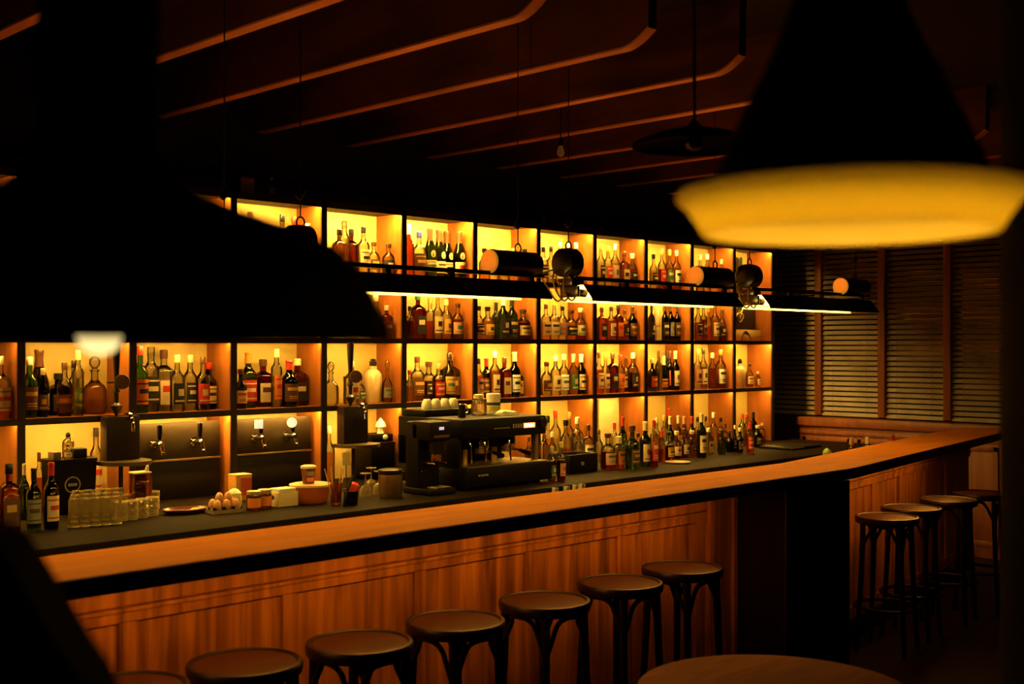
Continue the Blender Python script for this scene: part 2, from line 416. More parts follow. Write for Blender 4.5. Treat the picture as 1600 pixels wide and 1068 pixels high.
# ------------------------------------------------------------------ bottles
def bottle_mesh(kind, r, h):
    """returns body profile (r, z), cap profile, label z range as fractions, square flag"""
    if kind == 'wine':
        n = 0.37 * r; s = h * 0.58
        body = [(0.9 * r, 0), (r, 0.012), (r, s), (0.96 * r, s + 0.03 * h), (0.78 * r, s + 0.075 * h), (0.55 * r, s + 0.115 * h), (n, s + 0.17 * h), (n * 0.95, h - 0.008)]
        cap = [(n * 1.08, 0.80 * h), (n * 1.06, 0.955 * h), (n * 1.2, 0.96 * h), (n * 1.2, 0.985 * h), (n * 1.02, h), (0.2 * n, h)]
        return body, cap, (0.12, 0.5)
    if kind == 'champ':
        n = 0.36 * r; s = h * 0.47
        body = [(0.9 * r, 0), (r, 0.012), (r, s), (0.95 * r, s + 0.06 * h), (0.8 * r, s + 0.14 * h), (0.6 * r, s + 0.22 * h), (0.42 * r, s + 0.31 * h), (n, s + 0.4 * h), (n * 0.95, h - 0.01)]
        cap = [(0.5 * r, 0.74 * h), (n * 1.15, 0.86 * h), (n * 1.3, 0.95 * h), (n * 1.4, 0.97 * h), (n * 1.3, h), (0.2 * n, h)]
        return body, cap, (0.1, 0.34)
    if kind == 'slim':
        n = 0.42 * r; s = h * 0.66
        body = [(0.9 * r, 0), (r, 0.012), (r, s), (0.92 * r, s + 0.03 * h), (0.62 * r, s + 0.07 * h), (n, s + 0.12 * h), (n, h - 0.03)]
        cap = [(n * 1.12, h - 0.05), (n * 1.12, h - 0.002), (n * 0.9, h)]
        return body, cap, (0.14, 0.55)
    if kind == 'squat':
        n = 0.33 * r; s = h * 0.5
        body = [(0.86 * r, 0), (0.97 * r, 0.01), (r, 0.2 * h), (r, s), (0.93 * r, s + 0.07 * h), (0.7 * r, s + 0.14 * h), (0.42 * r, s + 0.19 * h), (n, s + 0.24 * h), (n, 0.9 * h)]
        cap = [(n * 1.1, 0.86 * h), (n * 1.35, 0.9 * h), (n * 1.4, 0.985 * h), (n * 1.1, h), (0.2 * n, h)]
        return body, cap, (0.14, 0.46)
    if kind == 'decanter':
        n = 0.3 * r; s = h * 0.42
        body = [(0.8 * r, 0), (0.95 * r, 0.01), (r, 0.12 * h), (0.97 * r, s), (0.8 * r, s + 0.07 * h), (0.5 * r, s + 0.12 * h), (n, s + 0.18 * h), (n * 0.95, 0.72 * h), (n * 1.5, 0.76 * h)]
        cap = [(n * 0.9, 0.74 * h), (n * 0.9, 0.78 * h)] + [(max(0.05 * r, 0.46 * r * math.sin(PI * k / 8)), 0.89 * h - 0.11 * h * math.cos(PI * k / 8)) for k in range(1, 8)] + [(0.03 * r, h)]
        return body, cap, (0.12, 0.36)
    if kind == 'jug':
        n = 0.4 * r; s = h * 0.55
        body = [(0.92 * r, 0), (r, 0.02), (r, s), (0.92 * r, s + 0.09 * h), (0.68 * r, s + 0.16 * h), (n, s + 0.2 * h), (n, 0.84 * h)]
        cap = [(n * 0.9, 0.8 * h), (n * 1.05, 0.84 * h), (n * 1.05, 0.94 * h), (n * 0.7, 0.95 * h), (n * 0.75, 0.985 * h), (0.2 * n, h)]
        return body, cap, (0.14, 0.4)
    # whisky
    n = 0.36 * r; s = h * 0.57
    body = [(0.9 * r, 0), (r, 0.01), (r, s), (0.94 * r, s + 0.045 * h), (0.72 * r, s + 0.09 * h), (0.5 * r, s + 0.125 * h), (n, s + 0.18 * h), (n * 0.95, 0.9 * h)]
    cap = [(n * 1.08, 0.86 * h), (n * 1.15, 0.87 * h), (n * 1.15, 0.985 * h), (n * 0.95, h), (0.2 * n, h)]
    return body, cap, (0.13, 0.5)
KWORD = {'wine': 'tall', 'champ': 'sloping', 'slim': 'slim', 'squat': 'squat', 'decanter': 'ball-stoppered', 'jug': 'jug-shaped', 'whisky': 'round', 'square': 'square', 'box': 'boxed', 'tube': 'tube'}
def make_bottle(U, V, z0, r, h, kind, gk, lab, cap, label, group, rz=None, emblem=None):
    t = thing('bottle', (U, V, z0), label, 'bottle', group, (random.uniform(-0.04, 0.04) if kind == 'square' else random.uniform(-0.25, 0.25)) if rz is None else rz)
    gm = gmat(gk) if gk in GL else plain('stoneware_glaze', PAINT['stone'][0], 0.35)
    if kind == 'square':
        hh = h; b = MB(); n = 0.34
        b.rsq([(0.96, 0.96, 7, 0), (1, 1, 7, 0.008), (1, 1, 7, 0.6 * h), (0.95, 0.95, 5, 0.65 * h), (0.7, 0.7, 3, 0.7 * h), (n, n, 2, 0.745 * h), (n * 0.96, n * 0.96, 2, 0.9 * h)], r, r * 0.8)
        b.build('body', gm, t)
        cp = [(n * r * 1.1, 0.85 * h), (n * r * 1.2, 0.86 * h), (n * r * 1.2, 0.985 * h), (n * r, h), (0.01 * r, h)]
        MB().lathe(cp, 14).build('cap', capm(cap), t)
        if lab:
            lo, hi = 0.1, 0.5
            MB().b2((-0.78 * r, -0.8 * r - 0.0012, lo * h), (0.78 * r, -0.8 * r + 0.0005, hi * h)).build('label', paint(lab), t)
            ink = {'black': 'cream', 'brown': 'gold', 'red': 'cream', 'green': 'cream'}.get(lab, random.choice(('black', 'red', 'brown')))
            MB().b2((-0.5 * r, -0.8 * r - 0.0019, (lo + 0.52 * (hi - lo)) * h), (0.5 * r, -0.8 * r - 0.001, (lo + 0.78 * (hi - lo)) * h)).build('print', paint(ink), t.children[-1])
        return t
    if kind == 'tube':
        MB().lathe([(r, 0), (r, 0.9 * h)], 22).build('body', paint(lab or 'cream'), t)
        MB().lathe([(r * 1.04, 0.9 * h), (r * 1.04, h - 0.004), (r * 0.98, h)], 22).build('cap', capm(cap), t)
        MB().lathe([(r * 1.01, 0.34 * h), (r * 1.01, 0.40 * h)], 22, cap0=False, cap1=False).build('band', capm(cap), t)
        return t
    body, cp, lz = bottle_mesh(kind, r, h)
    if gk in ('amber', 'brown', 'ruby', 'orange', 'pale') and kind in ('whisky', 'squat', 'decanter', 'slim'):
        lv = h * random.choice((0.36, 0.44, 0.5, 0.54, 0.58))
        lo = [p for p in body if p[1] < lv - 0.002]; hi = [p for p in body if p[1] > lv + 0.002]
        a_, b_ = lo[-1], hi[0]
        rm = a_[0] + (b_[0] - a_[0]) * (lv - a_[1]) / (b_[1] - a_[1])
        MB().lathe(lo + [(rm, lv)], 20).build('body', gm, t, sharp=50)
        MB().lathe([(rm, lv + 0.0003)] + hi, 20).build('neck', gmat('clear'), t, sharp=50)
    else:
        MB().lathe(body, 20).build('body', gm, t, sharp=50)
    MB().lathe(cp, 14).build('cap', gmat('clear') if cap == 'glass' else capm(cap), t)
    if lab:
        a = -PI / 2
        lo_, hi_ = lz
        lb_ = MB().lathe([(r * 1.012, lo_ * h), (r * 1.012, hi_ * h)], 14, a0=a - 1.15, a1=a + 1.15).build('label', paint(lab), t)
        ink = {'black': 'cream', 'brown': 'gold', 'red': 'cream', 'green': 'cream', 'blue': 'white'}.get(lab, random.choice(('black', 'red', 'brown', 'black', 'green')))
        st = random.randrange(3); sp = hi_ - lo_
        if st == 0: bands = ((0.62, 0.8, 0.8), (0.25, 0.31, 0.6), (0.15, 0.19, 0.6))
        elif st == 1: bands = ((0.40, 0.72, 0.45), (0.12, 0.2, 0.9))
        else: bands = ((0.80, 0.86, 1.0), (0.44, 0.62, 0.7), (0.1, 0.16, 1.0))
        pm = MB()
        for b0, b1, aw in bands: pm.lathe([(r * 1.02, (lo_ + sp * b0) * h), (r * 1.02, (lo_ + sp * b1) * h)], 10, a0=a - aw, a1=a + aw)
        po = pm.build('print', paint(ink), lb_); po['kind'] = 'stuff'
    if emblem:
        m = MB(); R = 0.42 * r; zc = 0.47 * h + 0.0
        ring = []
        for k in range(18):
            q = 2 * PI * k / 18; th = -PI / 2 + R * math.cos(q) / r
            ring.append((1.02 * r * math.cos(th), 1.02 * r * math.sin(th), zc + R * 1.25 * math.sin(q)))
        vs = [m.bm.verts.new(p) for p in ring]; m.bm.faces.new(vs)
        m.build('emblem', paint(emblem), t)
    return t
def desc(kind, gk, lab, cap):
    g = GL[gk][0] if gk in GL else 'cream stoneware'
    if kind == 'tube': return '%s cylindrical bottle tin' % PAINT[lab or 'cream'][1]
    k = KWORD[kind]
    if kind == 'decanter': return '%s glass decanter, ball stopper' % g
    if lab: return '%s %s bottle, %s label' % (k, g, PAINT[lab][1])
    if cap == 'glass': return '%s %s bottle, glass stopper' % (k, g)
    return '%s %s bottle, %s cap' % (k, g, PAINT[cap][1])

# every tuple: photo column of the axis, photo row of the top, photo width, kind, glass, label, cap
ROWS = {
 (1, 10): [(335, 322, 18, 'whisky', 'amber', None, 'black'), (350, 328, 14, 'squat', 'brown', None, 'brown')],
 (1, 9): [(391, 331, 19, 'whisky', 'amber', 'cream', 'brown'), (420, 348, 20, 'squat', 'amber', None, 'gold'), (441, 335, 17, 'whisky', 'brown', None, 'black'), (460, 340, 18, 'square', 'orange', 'pink', 'red'), (484, 349, 18, 'squat', 'amber', 'white', 'white')],
 (1, 8): [(530, 358, 16, 'square', 'amber', None, 'black'), (538, 345, 14, 'slim', 'clear', None, 'glass'), (549, 358, 17, 'square', 'brown', None, 'black'), (568, 354, 16, 'whisky', 'clear', 'cream', 'black'), (584, 378, 16, 'squat', 'clear', 'brown', 'brown'), (607, 381, 16, 'squat', 'pale', 'black', 'brown')],
 (1, 7): [(639, 350, 13, 'wine', 'orange', None, 'white'), (655, 362, 17, 'whisky', 'amber', 'brown', 'blue'), (672, 357, 17, 'champ', 'bottle', 'cream', 'brown'), (686, 359, 17, 'champ', 'bottle', 'cream', 'brown'), (702, 361, 17, 'champ', 'bottle', 'cream', 'brown'), (718, 362, 17, 'champ', 'bottle', 'cream', 'brown')],
 (1, 6): [(757, 388, 15, 'squat', 'amber', None, 'black'), (771, 389, 14, 'squat', 'clear', None, 'black'), (787, 388, 14, 'squat', 'pale', 'cream', 'white'), (803, 388, 14, 'squat', 'clear', None, 'cream'), (824, 389, 15, 'squat', 'brown', None, 'black')],
 (1, 5): [(849, 386, 13, 'whisky', 'clear', 'black', 'black'), (861, 385, 12, 'whisky', 'pale', 'cream', 'black'), (875, 378, 12, 'whisky', 'clear', 'cream', 'white'), (888, 378, 12, 'whisky', 'clear', 'cream', 'white'), (900, 379, 12, 'whisky', 'amber', 'red', 'white')],
 (1, 4): [(939, 382, 11, 'whisky', 'pale', 'black', 'gold'), (950, 384, 11, 'whisky', 'pale', 'red', 'gold'), (961, 381, 11, 'whisky', 'pale', 'pink', 'white'), (975, 393, 13, 'square', 'amber', 'cream', 'brown'), (988, 396, 13, 'squat', 'amber', 'black', 'white')],
 (1, 3): [(1021, 397, 11, 'squat', 'pale', 'black', 'black'), (1034, 389, 10, 'whisky', 'ruby', 'red', 'gold'), (1046, 390, 10, 'whisky', 'amber', 'green', 'gold'), (1057, 391, 11, 'whisky', 'amber', 'white', 'cream')],
 (1, 2): [(1094, 398, 10, 'whisky', 'pale', None, 'cream'), (1105, 397, 10, 'whisky', 'clear', 'cream', 'white'), (1127, 405, 9, 'whisky', 'amber', None, 'cream')],
 (1, 1): [(1155, 402, 8, 'tube', 'clear', 'black', 'black'), (1165, 418, 9, 'whisky', 'amber', None, 'brown')],
 (2, 8): [(587, 461, 15, 'squat', 'ruby', 'brown', 'white'), (604, 477, 15, 'square', 'brown', 'brown', 'white')],
 (2, 7): [(640, 478, 12, 'whisky', 'ruby', None, 'black'), (653, 458, 19, 'square', 'ruby', 'black', 'green'), (672, 466, 14, 'whisky', 'orange', None, 'gold'), (684, 460, 13, 'whisky', 'pale', 'cream', 'orange'), (697, 468, 15, 'whisky', 'amber', 'gold', 'cream'), (715, 473, 20, 'squat', 'brown', 'pink', 'brown')],
 (2, 6): [(748, 478, 14, 'squat', 'amber', 'black', 'black'), (762, 479, 17, 'squat', 'amber', 'gold', 'black'), (775, 472, 12, 'wine', 'bottle', None, 'black'), (786, 464, 15, 'wine', 'bottle', 'black', 'white'), (800, 466, 15, 'wine', 'bottle', 'black', 'black'), (820, 483, 20, 'squat', 'ruby', 'cream', 'brown')],
 (2, 5): [(853, 475, 13, 'whisky', 'amber', 'cream', 'brown'), (866, 475, 13, 'whisky', 'pale', 'cream', 'gold'), (879, 478, 12, 'whisky', 'clear', 'grey', 'black'), (892, 484, 17, 'squat', 'amber', 'black', 'brown'), (907, 481, 14, 'squat', 'orange', 'cream', 'white')],
 (2, 4): [(940, 480, 13, 'square', 'orange', 'black', 'brown'), (955, 479, 12, 'whisky', 'brown', 'cream', 'brown'), (966, 477, 12, 'square', 'ruby', 'orange', 'black'), (976, 484, 11, 'whisky', 'ruby', 'black', 'brown'), (988, 479, 13, 'wine', 'black', 'brown', 'brown')],
 (2, 3): [(1018, 474, 9, 'wine', 'black', 'black', 'black'), (1028, 472, 9, 'tube', 'clear', 'cream', 'gold'), (1039, 475, 10, 'wine', 'black', 'black', 'brown'), (1048, 475, 10, 'wine', 'black', 'grey', 'brown'), (1058, 476, 10, 'wine', 'black', 'brown', 'brown')],
 (2, 2): [(1091, 475, 10, 'whisky', 'brown', 'black', 'brown'), (1099, 475, 10, 'whisky', 'ruby', 'brown', 'green'), (1107, 480, 9, 'whisky', 'orange', None, 'orange'), (1117, 476, 12, 'whisky', 'pale', 'cream', 'brown'), (1128, 483, 10, 'squat', 'ruby', 'black', 'brown')],
 (3, 12): [(5, 556, 28, 'whisky', 'orange', 'cream', 'white')],
 (3, 11): [(46, 557, 20, 'whisky', 'green', 'brown', 'white'), (61, 546, 24, 'champ', 'black', 'white', 'brown'), (67, 575, 22, 'squat', 'black', 'brown', 'cream'), (91, 583, 27, 'square', 'black', 'brown', 'black'), (101, 566, 18, 'whisky', 'amber', None, 'brown'), (115, 563, 21, 'whisky', 'pale', 'green', 'black'), (122, 547, 14, 'slim', 'pale', None, 'cream'), (148, 556, 34, 'decanter', 'amber', None, 'glass')],
 (3, 10): [(219, 540, 20, 'whisky', 'green', 'orange', 'red'), (236, 542, 20, 'slim', 'clear', 'black', 'glass'), (256, 546, 24, 'square', 'clear', 'cream', 'brown'), (277, 554, 18, 'whisky', 'clear', 'black', 'cream'), (297, 554, 18, 'whisky', 'clear', 'black', 'cream'), (317, 557, 17, 'whisky', 'clear', 'red', 'brown'), (340, 566, 20, 'whisky', 'black', 'cream', 'red')],
 (3, 9): [(376, 576, 16, 'squat', 'black', 'cream', 'brown'), (388, 550, 21, 'wine', 'bottle', 'red', 'orange'), (411, 561, 25, 'square', 'ruby', 'cream', 'brown'), (432, 545, 14, 'slim', 'pale', 'orange', 'cream'), (452, 563, 22, 'wine', 'black', 'brown', 'red'), (475, 560, 24, 'square', 'ruby', 'black', 'cream')],
 (3, 8): [(517, 565, 20, 'decanter', 'clear', None, 'glass'), (549, 564, 20, 'whisky', 'clear', 'cream', 'white'), (563, 588, 13, 'squat', 'clear', 'green', 'black'), (583, 560, 23, 'jug', 'stone', None, 'black'), (605, 562, 20, 'decanter', 'clear', 'grey', 'glass')],
 (3, 7): [(640, 578, 12, 'squat', 'amber', None, 'red'), (652, 557, 18, 'whisky', 'amber', 'brown', 'brown'), (670, 565, 20, 'squat', 'ruby', 'black', 'brown'), (685, 568, 16, 'whisky', 'orange', 'red', 'gold'), (702, 551, 15, 'whisky', 'pale', 'gold', 'black'), (720, 553, 22, 'square', 'black', 'brown', 'brown')],
 (3, 6): [(748, 560, 12, 'whisky', 'orange', 'pink', 'black'), (760, 560, 14, 'wine', 'black', 'brown', 'red'), (773, 548, 13, 'whisky', 'amber', 'cream', 'white'), (788, 558, 16, 'square', 'orange', 'cream', 'brown'), (804, 550, 15, 'wine', 'black', 'white', 'cream'), (821, 570, 20, 'square', 'brown', 'gold', 'brown')],
 (3, 5): [(854, 565, 15, 'squat', 'pale', 'brown', 'brown'), (868, 555, 13, 'whisky', 'clear', 'cream', 'white'), (881, 553, 13, 'whisky', 'clear', 'white', 'cream'), (896, 553, 12, 'wine', 'pale', 'green', 'cream'), (908, 553, 13, 'wine', 'black', 'cream', 'white')],
 (3, 4): [(936, 550, 12, 'whisky', 'orange', 'cream', 'brown'), (946, 553, 11, 'whisky', 'amber', 'cream', 'orange'), (957, 551, 14, 'square', 'ruby', 'black', 'brown'), (969, 554, 12, 'whisky', 'amber', 'orange', 'red'), (978, 559, 11, 'squat', 'amber', 'gold', 'brown'), (989, 551, 14, 'whisky', 'brown', 'black', 'white')],
 (3, 3): [(1019, 560, 13, 'squat', 'black', 'red', 'cream'), (1029, 547, 10, 'wine', 'pale', None, 'brown'), (1036, 556, 13, 'champ', 'bottle', 'orange', 'cream'), (1046, 548, 11, 'wine', 'black', 'orange', 'brown'), (1055, 548, 11, 'wine', 'black', 'cream', 'cream'), (1065, 547, 11, 'wine', 'black', 'pink', 'brown')],
 (3, 2): [(1090, 545, 10, 'whisky', 'pale', 'pink', 'gold'), (1099, 544, 10, 'whisky', 'brown', 'cream', 'black'), (1113, 551, 11, 'whisky', 'brown', None, 'cream'), (1126, 546, 13, 'whisky', 'amber', 'white', 'orange')],
 (3, 1): [(1156, 560, 14, 'jug', 'stone', None, 'black'), (1171, 567, 10, 'squat', 'brown', 'cream', 'brown'), (1184, 580, 7, 'whisky', 'amber', 'white', 'white')],
}
RN = {1: 'top shelf', 2: 'second shelf', 3: 'third shelf'}
ZB = {1: S1, 2: S2, 3: S3}
for (row, bay), L_ in ROWS.items():
    i1 = len(DIV) - bay; lo, hi = DIV[i1 - 1] + 0.022, DIV[i1] - 0.022
    placed = []
    for i, (x, yt, wpx, kind, gk, lab, cap) in enumerate(L_):
        best = None
        for V in (6.085, 6.165, 6.225):
            U = ux(x, V); d = dep(U, V); r = max(0.018, min(1.24 * wpx * d / F / 2, 0.064))
            V_ = max(V, VF + 0.012 + r + 0.002) if V < 6.1 else min(V, VB - r - 0.003)
            U = ux(x, V_)
            mg = r * (1.08 if kind == 'square' else 1.0)
            U = min(max(U, lo + mg), hi - mg)
            gap = min([math.hypot(U - a, V_ - b) - r - c for a, b, c in placed] + [9])
            if best is None or gap > best[0] + 0.002: best = (gap, U, V_, r)
            if gap > 0.002: break
        gap, U, V, r = best
        if gap < 0.001 and placed: r = max(0.016, r + gap - 0.002)
        z0 = ZB[row]
        h = min(max(hz(yt, U, V) - z0, 0.13), 0.375)
        placed.append((U, V, r))
        place = '%s on %s, %s bay from right' % (rank(i, len(L_)), RN[row], ORD[bay])
        if kind == 'decanter': place = place.replace(' from right', '')  if len((desc(kind, gk, lab, cap) + ' ' + place).split()) > 16 else place
        make_bottle(U, V, z0 + 0.0005, r, h, kind, gk, lab, cap, desc(kind, gk, lab, cap) + ' ' + place, 'bottles on the %s of the back bar' % RN[row], emblem='cream' if (row, bay) == (1, 7) and kind == 'champ' else None)

# bottles standing on the stone worktop: also the distance y from the room
CTR = {
 'fifth': [(826, 682, 11, 'whisky', 'brown', None, 'brown', 5.66), (840, 694, 9, 'slim', 'green', None, 'black', 5.42), (850, 670, 12, 'whisky', 'clear', None, 'red', 5.70), (856, 649, 13, 'whisky', 'amber', None, 'black', 5.90), (863, 674, 12, 'whisky', 'clear', 'cream', 'white', 5.64), (868, 636, 14, 'whisky', 'pale', None, 'red', 6.08), (875, 692, 11, 'squat', 'amber', None, 'black', 5.42), (884, 655, 16, 'squat', 'orange', None, 'black', 5.82), (889, 643, 13, 'whisky', 'clear', None, 'gold', 6.05), (902, 651, 14, 'square', 'clear', 'cream', 'white', 5.86), (904, 672, 11, 'whisky', 'brown', None, 'brown', 5.66), (919, 663, 14, 'whisky', 'amber', 'cream', 'brown', 5.72)],
 'fourth': [(936, 671, 10, 'whisky', 'clear', None, 'brown', 5.72), (950, 676, 20, 'squat', 'ruby', 'pink', 'brown', 5.40), (960, 660, 9, 'slim', 'pale', None, 'red', 5.68), (967, 681, 15, 'slim', 'orange', 'orange', 'cream', 5.38), (973, 651, 12, 'wine', 'bottle', None, 'red', 5.66), (988, 664, 20, 'squat', 'green', 'brown', 'brown', 5.30), (997, 676, 11, 'whisky', 'brown', None, 'black', 5.56), (1008, 658, 15, 'wine', 'bottle', 'cream', 'cream', 5.34)],
 'third': [(1022, 656, 15, 'slim', 'ruby', 'red', 'red', 5.27), (1026, 652, 10, 'whisky', 'amber', None, 'cream', 5.72), (1034, 672, 9, 'slim', 'orange', None, 'red', 5.44), (1038, 648, 10, 'whisky', 'pale', None, 'gold', 5.86), (1044, 637, 10, 'wine', 'brown', None, 'red', 6.10), (1047, 650, 11, 'wine', 'black', None, 'cream', 5.72), (1045, 674, 14, 'squat', 'brown', 'gold', 'black', 5.50), (1060, 649, 11, 'wine', 'brown', 'orange', 'cream', 5.74), (1057, 673, 13, 'squat', 'brown', 'cream', 'cream', 5.53), (1069, 650, 10, 'wine', 'ruby', None, 'pink', 5.78), (1069, 669, 13, 'squat', 'brown', 'cream', 'brown', 5.56), (1081, 650, 10, 'wine', 'ruby', None, 'red', 5.80), (1081, 672, 14, 'squat', 'amber', 'brown', 'cream', 5.58), (1090, 651, 10, 'whisky', 'brown', None, 'black', 5.86), (1096, 645, 13, 'wine', 'bottle', 'cream', 'cream', 5.46)],
 'second': [(1103, 650, 9, 'whisky', 'brown', None, 'black', 5.86), (1107, 668, 12, 'square', 'pale', 'cream', 'white', 5.58), (1115, 644, 11, 'whisky', 'pale', None, 'white', 5.76), (1126, 652, 10, 'whisky', 'brown', None, 'black', 5.84), (1128, 671, 11, 'squat', 'green', None, 'black', 5.52), (1133, 661, 9, 'whisky', 'ruby', None, 'brown', 5.74), (1140, 672, 9, 'squat', 'black', None, 'brown', 5.58)],
 'first': [(1148, 664, 10, 'squat', 'black', 'black', 'white', 5.56), (1156, 668, 9, 'squat', 'black', 'brown', 'white', 5.50), (1160, 646, 10, 'whisky', 'pale', None, 'red', 5.92), (1167, 647, 10, 'whisky', 'amber', None, 'red', 5.82), (1172, 660, 10, 'slim', 'orange', 'red', 'red', 5.42), (1177, 643, 11, 'wine', 'black', None, 'black', 6.05), (1184, 664, 13, 'squat', 'black', 'brown', 'cream', 5.70), (1191, 660, 8, 'whisky', 'brown', None, 'cream', 5.92)],
}
allp = []
for key, L_ in CTR.items():
    for i, (x, yt, wpx, kind, gk, lab, cap, V) in enumerate(L_):
        U = ux(x, V); d = dep(U, V); r = 1.2 * wpx * d / F / 2
        gap = min([math.hypot(U - a, V - b) - r - c for a, b, c in allp] + [9])
        if gap < 0.001: r = max(0.014, r + gap - 0.002)
        allp.append((U, V, r))
        h = min(max(hz(yt, U, V) - CT, 0.12), 0.38)
        make_bottle(U, V, CT, r, h, kind, gk, lab, cap, '%s %s on worktop below %s bay from right' % (desc(kind, gk, lab, cap), rank(i, len(L_)), key), 'bottles standing on the stone worktop')
LEFTB = [(14, 724, 30, 'square', 'brown', 'brown', 'black', 832, 'brown square bottle with black cap at far left end of worktop'),
 (38, 724, 15, 'wine', 'bottle', None, 'cream', 812, 'dark green bottle with cream foil behind others at worktop left end'),
 (53, 731, 22, 'wine', 'bottle', 'grey', 'black', 828, 'dark green wine bottle with grey label, left of cream-labelled wine bottle'),
 (61, 706, 12, 'slim', 'brown', None, 'brown', 800, 'slim brown bottle rising behind the wine bottles at worktop left end'),
 (80, 722, 23, 'wine', 'black', 'cream', 'red', 825, 'black wine bottle with tall cream label beside upturned glasses')]
for x, yt, wpx, kind, gk, lab, cap, yb, lb in LEFTB:
    U, V = on(x, yb, CT); V = min(V, 6.2); U = ux(x, V); r = wpx * dep(U, V) / F / 2
    make_bottle(U, V, CT, r, min(hz(yt, U, V) - CT, 0.36), kind, gk, lab, cap, lb, 'bottles at the left end of the worktop')

# two small dark bottles in front, the crate and other small things among the counter bottles
for x, yt, wpx, gk, lab, lb in ((862, 697, 13, 'brown', 'green', 'small brown bottle with green label at worktop edge beside coffee machine'), (877, 690, 14, 'ruby', 'pink', 'small dark red bottle with pink label left of black crate')):
    U, V = on(x, 751, CT); r = wpx * dep(U, V) / F / 2
    make_bottle(U, V, CT, r, hz(yt, U, V) - CT, 'squat', gk, lab, 'cream', lb, 'bottles standing on the stone worktop')
U, V = on(890, 740, CT); U2 = ux(934, V)
cr = thing('black_crate', (U, V, CT), 'flat black crate with tiny white mark on the worktop edge', 'crate')
wd = U2 - U
MB().b2((0, 0, 0), (wd, 0.012, 0.125), 0.002).b2((0, 0.19, 0), (wd, 0.2, 0.125), 0.002).b2((0, 0.012, 0), (0.012, 0.19, 0.125), 0.002).b2((wd - 0.012, 0.012, 0), (wd, 0.19, 0.125), 0.002).b2((0.012, 0.012, 0), (wd - 0.012, 0.19, 0.01)).build('crate_body', blackplastic, cr)
lg = MB()
for k, (a, b, c, d_) in enumerate(((0, 0.018, 0.012, 0.021), (0.0045, 0, 0.0075, 0.018), (0.016, 0, 0.019, 0.02), (0.019, 0.017, 0.028, 0.02), (0.019, 0.0085, 0.028, 0.0115), (0.019, 0, 0.028, 0.003), (0.026, 0.003, 0.029, 0.018))):
    lg.b2((wd * 0.4 + a, -0.0008, 0.05 + b), (wd * 0.4 + c, 0.0005, 0.05 + d_))
lg.build('lettering', paint('white'), cr)

# ------------------------------------------------------------------ the bar
ang = math.radians(9.5); BX = 5.72
ca, sa = math.cos(ang), math.sin(ang)
def bend(px_, dy):          # path along the front edge of the counter: straight, then turned away
    if px_ <= BX: return (px_, 3.17 + dy)
    s = px_ - BX
    return (BX + s * ca - dy * sa, 3.17 + s * sa + dy * ca)
BO = Vector((3.0, 3.5, 0))
bar = thing('bar_panelling', BO, 'long wood-panelled bar front behind the near row of stools', 'bar front')
btp = thing('bar_countertop', BO, 'thick orange-brown wooden bar top with dark front edge', 'bar top')
far = thing('bar_panelling', BO, 'far turned stretch of panelled bar front beyond the dark end box', 'bar front')
ebx = thing('bar_end_box', BO, 'dark boxed cabinet under the bar top between both stool rows', 'cabinet')
def strip(mb, xs, y0, y1, z0, z1):
    rings = []
    for x in xs:
        a = bend(x, y0); b = bend(x, y1)
        rings.append([(a[0] - BO.x, a[1] - BO.y, z0), (b[0] - BO.x, b[1] - BO.y, z0), (b[0] - BO.x, b[1] - BO.y, z1), (a[0] - BO.x, a[1] - BO.y, z1)])
    mb.loft(rings)
    return mb
XS = [0.5, 3.0, 5.4, BX - 0.16, BX - 0.05, BX + 0.05, BX + 0.16, 6.2, 7.5, 9.3]
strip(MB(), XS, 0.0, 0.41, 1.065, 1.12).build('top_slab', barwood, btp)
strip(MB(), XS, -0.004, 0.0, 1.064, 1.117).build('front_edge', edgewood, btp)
strip(MB(), [0.5, 3.0, 5.08], 0.33, 0.40, 0.0, 1.055).build('front_wall', panelwood, bar)
strip(MB(), [BX + 0.09, BX + 0.12, BX + 0.16, 6.2, 7.5, 9.3], 0.33, 0.40, 0.0, 1.055).build('front_wall', panelwood, far)
# frieze board, rail and framed panels
def panels(x0, x1, edges, bar, st=0.055):
    f = MB()
    strip(f, [x0, (x0 + x1) / 2, x1], 0.318, 0.332, 0.95, 1.055)
    f.build('frieze_board', panelwood, bar)
    f = MB()
    strip(f, [x0, x1], 0.318, 0.332, 0.898, 0.938); strip(f, [x0, x1], 0.318, 0.332, 0.12, 0.19)
    strip(f, [x0, x1], 0.310, 0.332, 0.932, 0.944)
    for e in edges: strip(f, [e, e + st], 0.318, 0.332, 0.12, 0.90)
    f.build('panel_frame', panelwood, bar)
panels(0.5, 4.86, [1.155, 1.755, 2.36, 2.96, 3.57, 4.17, 4.765], bar)
strip(MB(), [4.86, 5.04], 0.30, 0.332, 0.0, 1.055).build('end_post', panelwood, bar)
strip(MB(), [5.04, 5.07], 0.28, 0.332, 0.0, 1.055).build('end_post', panelwood, bar)
panels(BX + 0.12, 9.3, [6.42, 6.98, 7.52, 8.08, 8.62], far)
strip(MB(), [0.5, 5.07], 0.29, 0.332, 0.0, 0.12).build('plinth', boxwood, bar)
strip(MB(), [BX + 0.12, 9.3], 0.29, 0.332, 0.0, 0.12).build('plinth', boxwood, far)
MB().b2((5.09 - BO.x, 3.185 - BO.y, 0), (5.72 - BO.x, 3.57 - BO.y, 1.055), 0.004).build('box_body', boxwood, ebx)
MB().b2((5.09 - BO.x, 3.181 - BO.y, 0), (5.12 - BO.x, 3.186 - BO.y, 1.06), 0.001).build('corner_strip', plain('lighter_edge', (0.06, 0.02, 0.008), 0.5), ebx)  # corner strip lighter than the box
